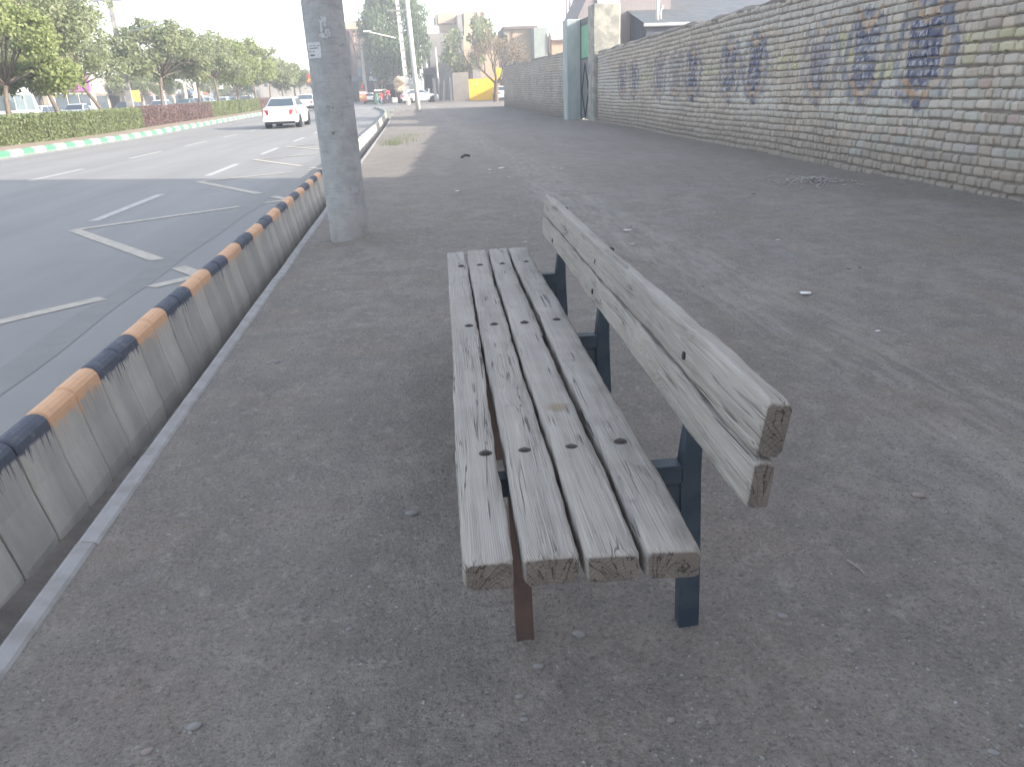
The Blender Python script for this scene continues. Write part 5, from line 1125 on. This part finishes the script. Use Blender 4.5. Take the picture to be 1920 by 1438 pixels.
M_ST = pm('grey_stone', (.25, .235, .225), (.185, .175, .17), 20, .9, .4, .002); M_ST2 = pm('pink_stone', (.27, .225, .205), (.21, .175, .16), 20, .9, .4, .002)
r = random.Random(17)
for px_, py_, wpx, mt, lb in ((365, 1363, 30, M_ST, 'flat grey stone lying alone near the lower left corner'), (275, 1411, 24, M_ST2, 'pinkish flat stone at the bottom edge, left of the lone grey stone'), (772, 965, 28, M_ST, 'pale stone lying left of the bench seat'), (655, 1180, 14, M_ST, 'small dark stone left of the front bench end'), (1086, 1190, 30, M_ST, 'flat stone between the two front bench legs'),
    (1010, 1252, 24, M_ST, 'stone just below the rusty front leg'), (975, 1308, 20, M_ST, 'round stone below the rusty leg, second from it'), (983, 1350, 18, M_ST, 'small stone near the bottom edge below the rusty leg'), (1258, 1350, 18, M_ST2, 'buff stone near the bottom, right of the bench'), (512, 680, 26, M_ST, 'pale flat stone on the dirt beside the drain lip'),
    (1668, 1113, 16, M_ST, 'angular stone on the bare dirt at the right, below the twig'), (1863, 1408, 22, M_ST, 'stone at the lower right corner'), (1722, 924, 30, M_ST2, 'faint pale flat stone at the right edge of the dirt'), (1483, 1138, 12, M_ST2, 'pale chip right of the blue rear leg'), (1290, 1345 - 150, 10, M_ST, 'white chip at the foot of the blue rear leg'), (1467, 1158, 22, M_ST, 'long pale pebble right of the bench legs')):
    g_ = on_z(px_, py_); s_ = wpx / 1437 * math.hypot(g_[1], CH) * .5; vs, fs = stone_mesh(r, s_, .5); m = MB(); m.add(vs, fs); o = m.build('stone', mt, smooth=True); o.location = (g_[0], g_[1], dirt_z(*g_) + s_ * .08); o.rotation_euler.z = r.uniform(-.5, .5); tag(o, lb, 'stone', 'loose stones on the dirt')
M_LIT = pm('litter_white', (.66, .65, .63), (.5, .5, .49), 12, .7, .1)
for i, (px_, py_, wpx, lb) in enumerate(((940, 317, 14, 'white scrap, largest of the cluster beyond the bench'), (919, 320, 13, 'pale dusty scrap left of the largest far scrap'), (953, 333, 8, 'small white scrap nearest in the far cluster'), (962, 328, 7, 'tiny scrap right of the far cluster'), (918, 326, 6, 'tiny scrap under the pale dusty one'), (859, 361, 14, 'torn white scrap left of the bench backrest top'),
    (1176, 433, 22, 'long white scrap right of the backrest top end'), (1184, 458, 12, 'small scrap below the long white one'), (1458, 452, 13, 'square white scrap midway to the painted wall'), (1510, 552, 30, 'long folded white strip in the middle of the dirt lane'), (1646, 622, 14, 'short white strip at the right of the dirt lane'), (984, 453, 12, 'white scrap just left of the backrest far end'), (1039, 316, 6, 'tiny scrap near the gate track'), (1052, 317, 6, 'second tiny scrap near the gate track'), (1396, 541, 7, 'tiny white chip left of the long folded strip'), (1690, 650, 4, 'tiniest chip below the short white strip'))):
    g_ = on_z(px_, py_); s_ = wpx / 1437 * g_[1] * .5; m = MB(); k = 6; pts = [(s_ * r.uniform(.7, 1.1) * math.cos(a), s_ * .55 * r.uniform(.6, 1.2) * math.sin(a)) for a in np.linspace(0, 2 * math.pi, 8)[:-1]]
    m.add([(x, y, s_ * r.uniform(.05, .35)) for x, y in pts] + [(0, 0, s_ * .3)], [(i_, (i_ + 1) % 7, 7) for i_ in range(7)]); o = m.build('paper_scrap', M_LIT); o.modifiers.new('s', 'SOLIDIFY').thickness = .001; o.location = (g_[0], g_[1], dirt_z(*g_) + .003); tag(o, lb, 'litter', 'paper scraps on the dirt')
m = MB(); a = on_z(1588, 1051); b_ = on_z(1621, 1074); za = dirt_z(*a) + .006; m.tube([(a[0], a[1], za + .004), ((a[0] + b_[0]) / 2 + .006, (a[1] + b_[1]) / 2, za), (b_[0], b_[1], za)], [.003, .0025, .002], 6); tag(m.build('twig', pm('pale_twig', (.36, .31, .27))), 'thin pale twig lying on the dirt right of the bench', 'twig')
m = MB(); a = on_z(866, 302); b_ = on_z(880, 299); m.tube([(*a, .07), ((a[0] + b_[0]) / 2, (a[1] + b_[1]) / 2, .10), (*b_, .07)], .025, 6); tag(m.build('twig', flat((.06, .055, .055), .9)), 'dark twig lying far along the dirt beyond the near pole', 'twig')
for px_, py_, wpx, lb in ((1591, 506, 9, 'small black rag, left one of two in the dirt lane'), (1612, 503, 10, 'small black rag, right one of two in the dirt lane'), (1413, 366, 9, 'black speck of litter before the painted wall')):
    g_ = on_z(px_, py_); s_ = wpx / 1437 * g_[1] * .5; vs, fs = stone_mesh(r, s_, .25); m = MB(); m.add(vs, fs); o = m.build('black_rag', flat((.03, .03, .035), .9)); o.location = (*g_, dirt_z(*g_) + .01); tag(o, lb, 'litter', 'dark litter on the dirt')
# rubble heap at the wall foot
hp_ = on_z(1525, 341); m = MB(); r = random.Random(33)
for i in range(260):
    d = abs(r.gauss(0, .35)); a = r.uniform(0, 6.28); s_ = r.uniform(.008, .026); vs, fs = stone_mesh(r, s_, .7); x_, y_ = hp_[0] + d * math.cos(a) * .9, hp_[1] + d * math.sin(a); z_ = dirt_z(x_, y_) + max(0, .05 - d * .12) * r.random() + .01
    m.add([(v_[0] + x_, v_[1] + y_, v_[2] + z_) for v_ in vs], fs)
tag(m.build('rubble', pm('pale_rubble', (.40, .375, .35), (.30, .28, .26), 9, .95, .3)), 'small heap of pale rubble at the foot of the painted wall', 'rubble', kind='stuff')
# gravel: thousands of tiny stones strewn over the near dirt
rg = np.random.default_rng(5); N = 42000
yy = .35 + rg.random(N) ** 1.7 * 10; xx = -1.0 + rg.random(N) * (1.6 + yy * .95)
keep = fbm(xx * 1.3, yy * .9, 3, 61) + .25 * rg.random(N) > .44; xx, yy = xx[keep], yy[keep]; N = len(xx)
e = np.clip((xx + 1.09) / .25, 0, 1); nr = np.clip((16 - yy) / 6, 0, 1)
zz = nr * e * ((fbm(xx * 1.6, yy * 1.1, 4, 3) - .47) * .045 + (fbm(xx * 14, yy * 12, 4, 9) - .47) * .011)
tr = np.exp(-((xx - 1.75 - .12 * np.sin(yy * .5)) / .13) ** 2) + np.exp(-((xx - 2.15 - .1 * np.sin(yy * .5 + .4)) / .1) ** 2); zz = zz - nr * tr * .014 * (.4 + fbm(xx * 9, yy * 3, 3, 21))
sz = .0012 + .0040 * rg.random(N) ** 4 + .002 * rg.random(N); sz = sz * np.clip(.7 + yy * .13, 1, 1.8)
base = np.array([(1, 0, 0), (.3, .8, 0), (-.7, .6, 0), (-.9, -.4, 0), (.1, -.9, 0), (.1, .1, .62), (.25, -.3, .5)])
ang = rg.random(N) * 6.28; ca, sa = np.cos(ang), np.sin(ang); jit = 1 + .35 * (rg.random((N, 7, 3)) - .5); B_ = base[None] * jit * sz[:, None, None]
V = np.stack([B_[..., 0] * ca[:, None] - B_[..., 1] * sa[:, None] * .75 + xx[:, None], B_[..., 0] * sa[:, None] + B_[..., 1] * ca[:, None] * .75 + yy[:, None], B_[..., 2] * 1.0 + zz[:, None] - .0003], -1).reshape(-1, 3)
tri = np.array([(0, 1, 5), (1, 2, 5), (2, 3, 5), (3, 4, 6), (4, 0, 6), (0, 5, 6), (5, 3, 6)]); Fq = (tri[None] + (np.arange(N) * 7)[:, None, None]).reshape(-1, 3)
tone = (.11 + .21 * rg.random(N) ** 1.7); cc = np.repeat(np.stack([tone * 1.03, tone * .98, tone * .96, np.ones(N)], -1), 7, 0)
g = NT('gravel_stone'); a_ = g.n('VertexColor'); a_.layer_name = 'Col'; g.out(a_.outputs[0], .9)
tag(np_mesh('gravel', V, Fq, g.m, cc), 'fine gravel scattered over the dirt', 'gravel', kind='stuff')
# tufts of grass by the drain in the sun
P = []; rg = np.random.default_rng(8)
for px_, py_, rd in ((742, 266, .35), (752, 262, .3), (735, 270, .2), (772, 256, .2)):
    g_ = on_z(px_, py_); n = 90; P.append(np.stack([g_[0] + rg.normal(size=n) * rd, g_[1] + rg.normal(size=n) * rd * 2, np.full(n, .0)], -1))
P = np.concatenate(P); P = P[P[:, 0] > -1.02]; n = len(P); h = .03 + .06 * rg.random(n); d = rg.normal(size=(n, 2)) * .03
V = np.stack([P + np.array([-.006, 0, -.03]), P + np.array([.006, 0, -.03]), P + np.stack([d[:, 0], d[:, 1], h + .04], -1)], 1).reshape(-1, 3)
tag(np_mesh('grass', V, np.arange(n * 3).reshape(n, 3), M_LF2, np.full((n * 3, 4), .1)), 'low green weeds beside the sunlit drain', 'grass', kind='stuff')

# ================================================================== AIR
hz = MB(); hz.box(-130, 130, -45, 260, -1.6, 16.5); ho = hz.build('haze', NT('air').m)
hm = ho.data.materials[0]; t_ = hm.node_tree; t_.nodes.clear(); vo_ = t_.nodes.new('ShaderNodeVolumePrincipled'); oo_ = t_.nodes.new('ShaderNodeOutputMaterial')
vo_.inputs['Color'].default_value = (.93, .95, 1, 1); vo_.inputs['Density'].default_value = .0028; vo_.inputs['Anisotropy'].default_value = .3  # even volume added to fade the distance, standing in for lens glare
t_.links.new(vo_.outputs[0], oo_.inputs['Volume']); tag(ho, 'thin haze over the street, added to lift the blacks like lens glare', kind='stuff')
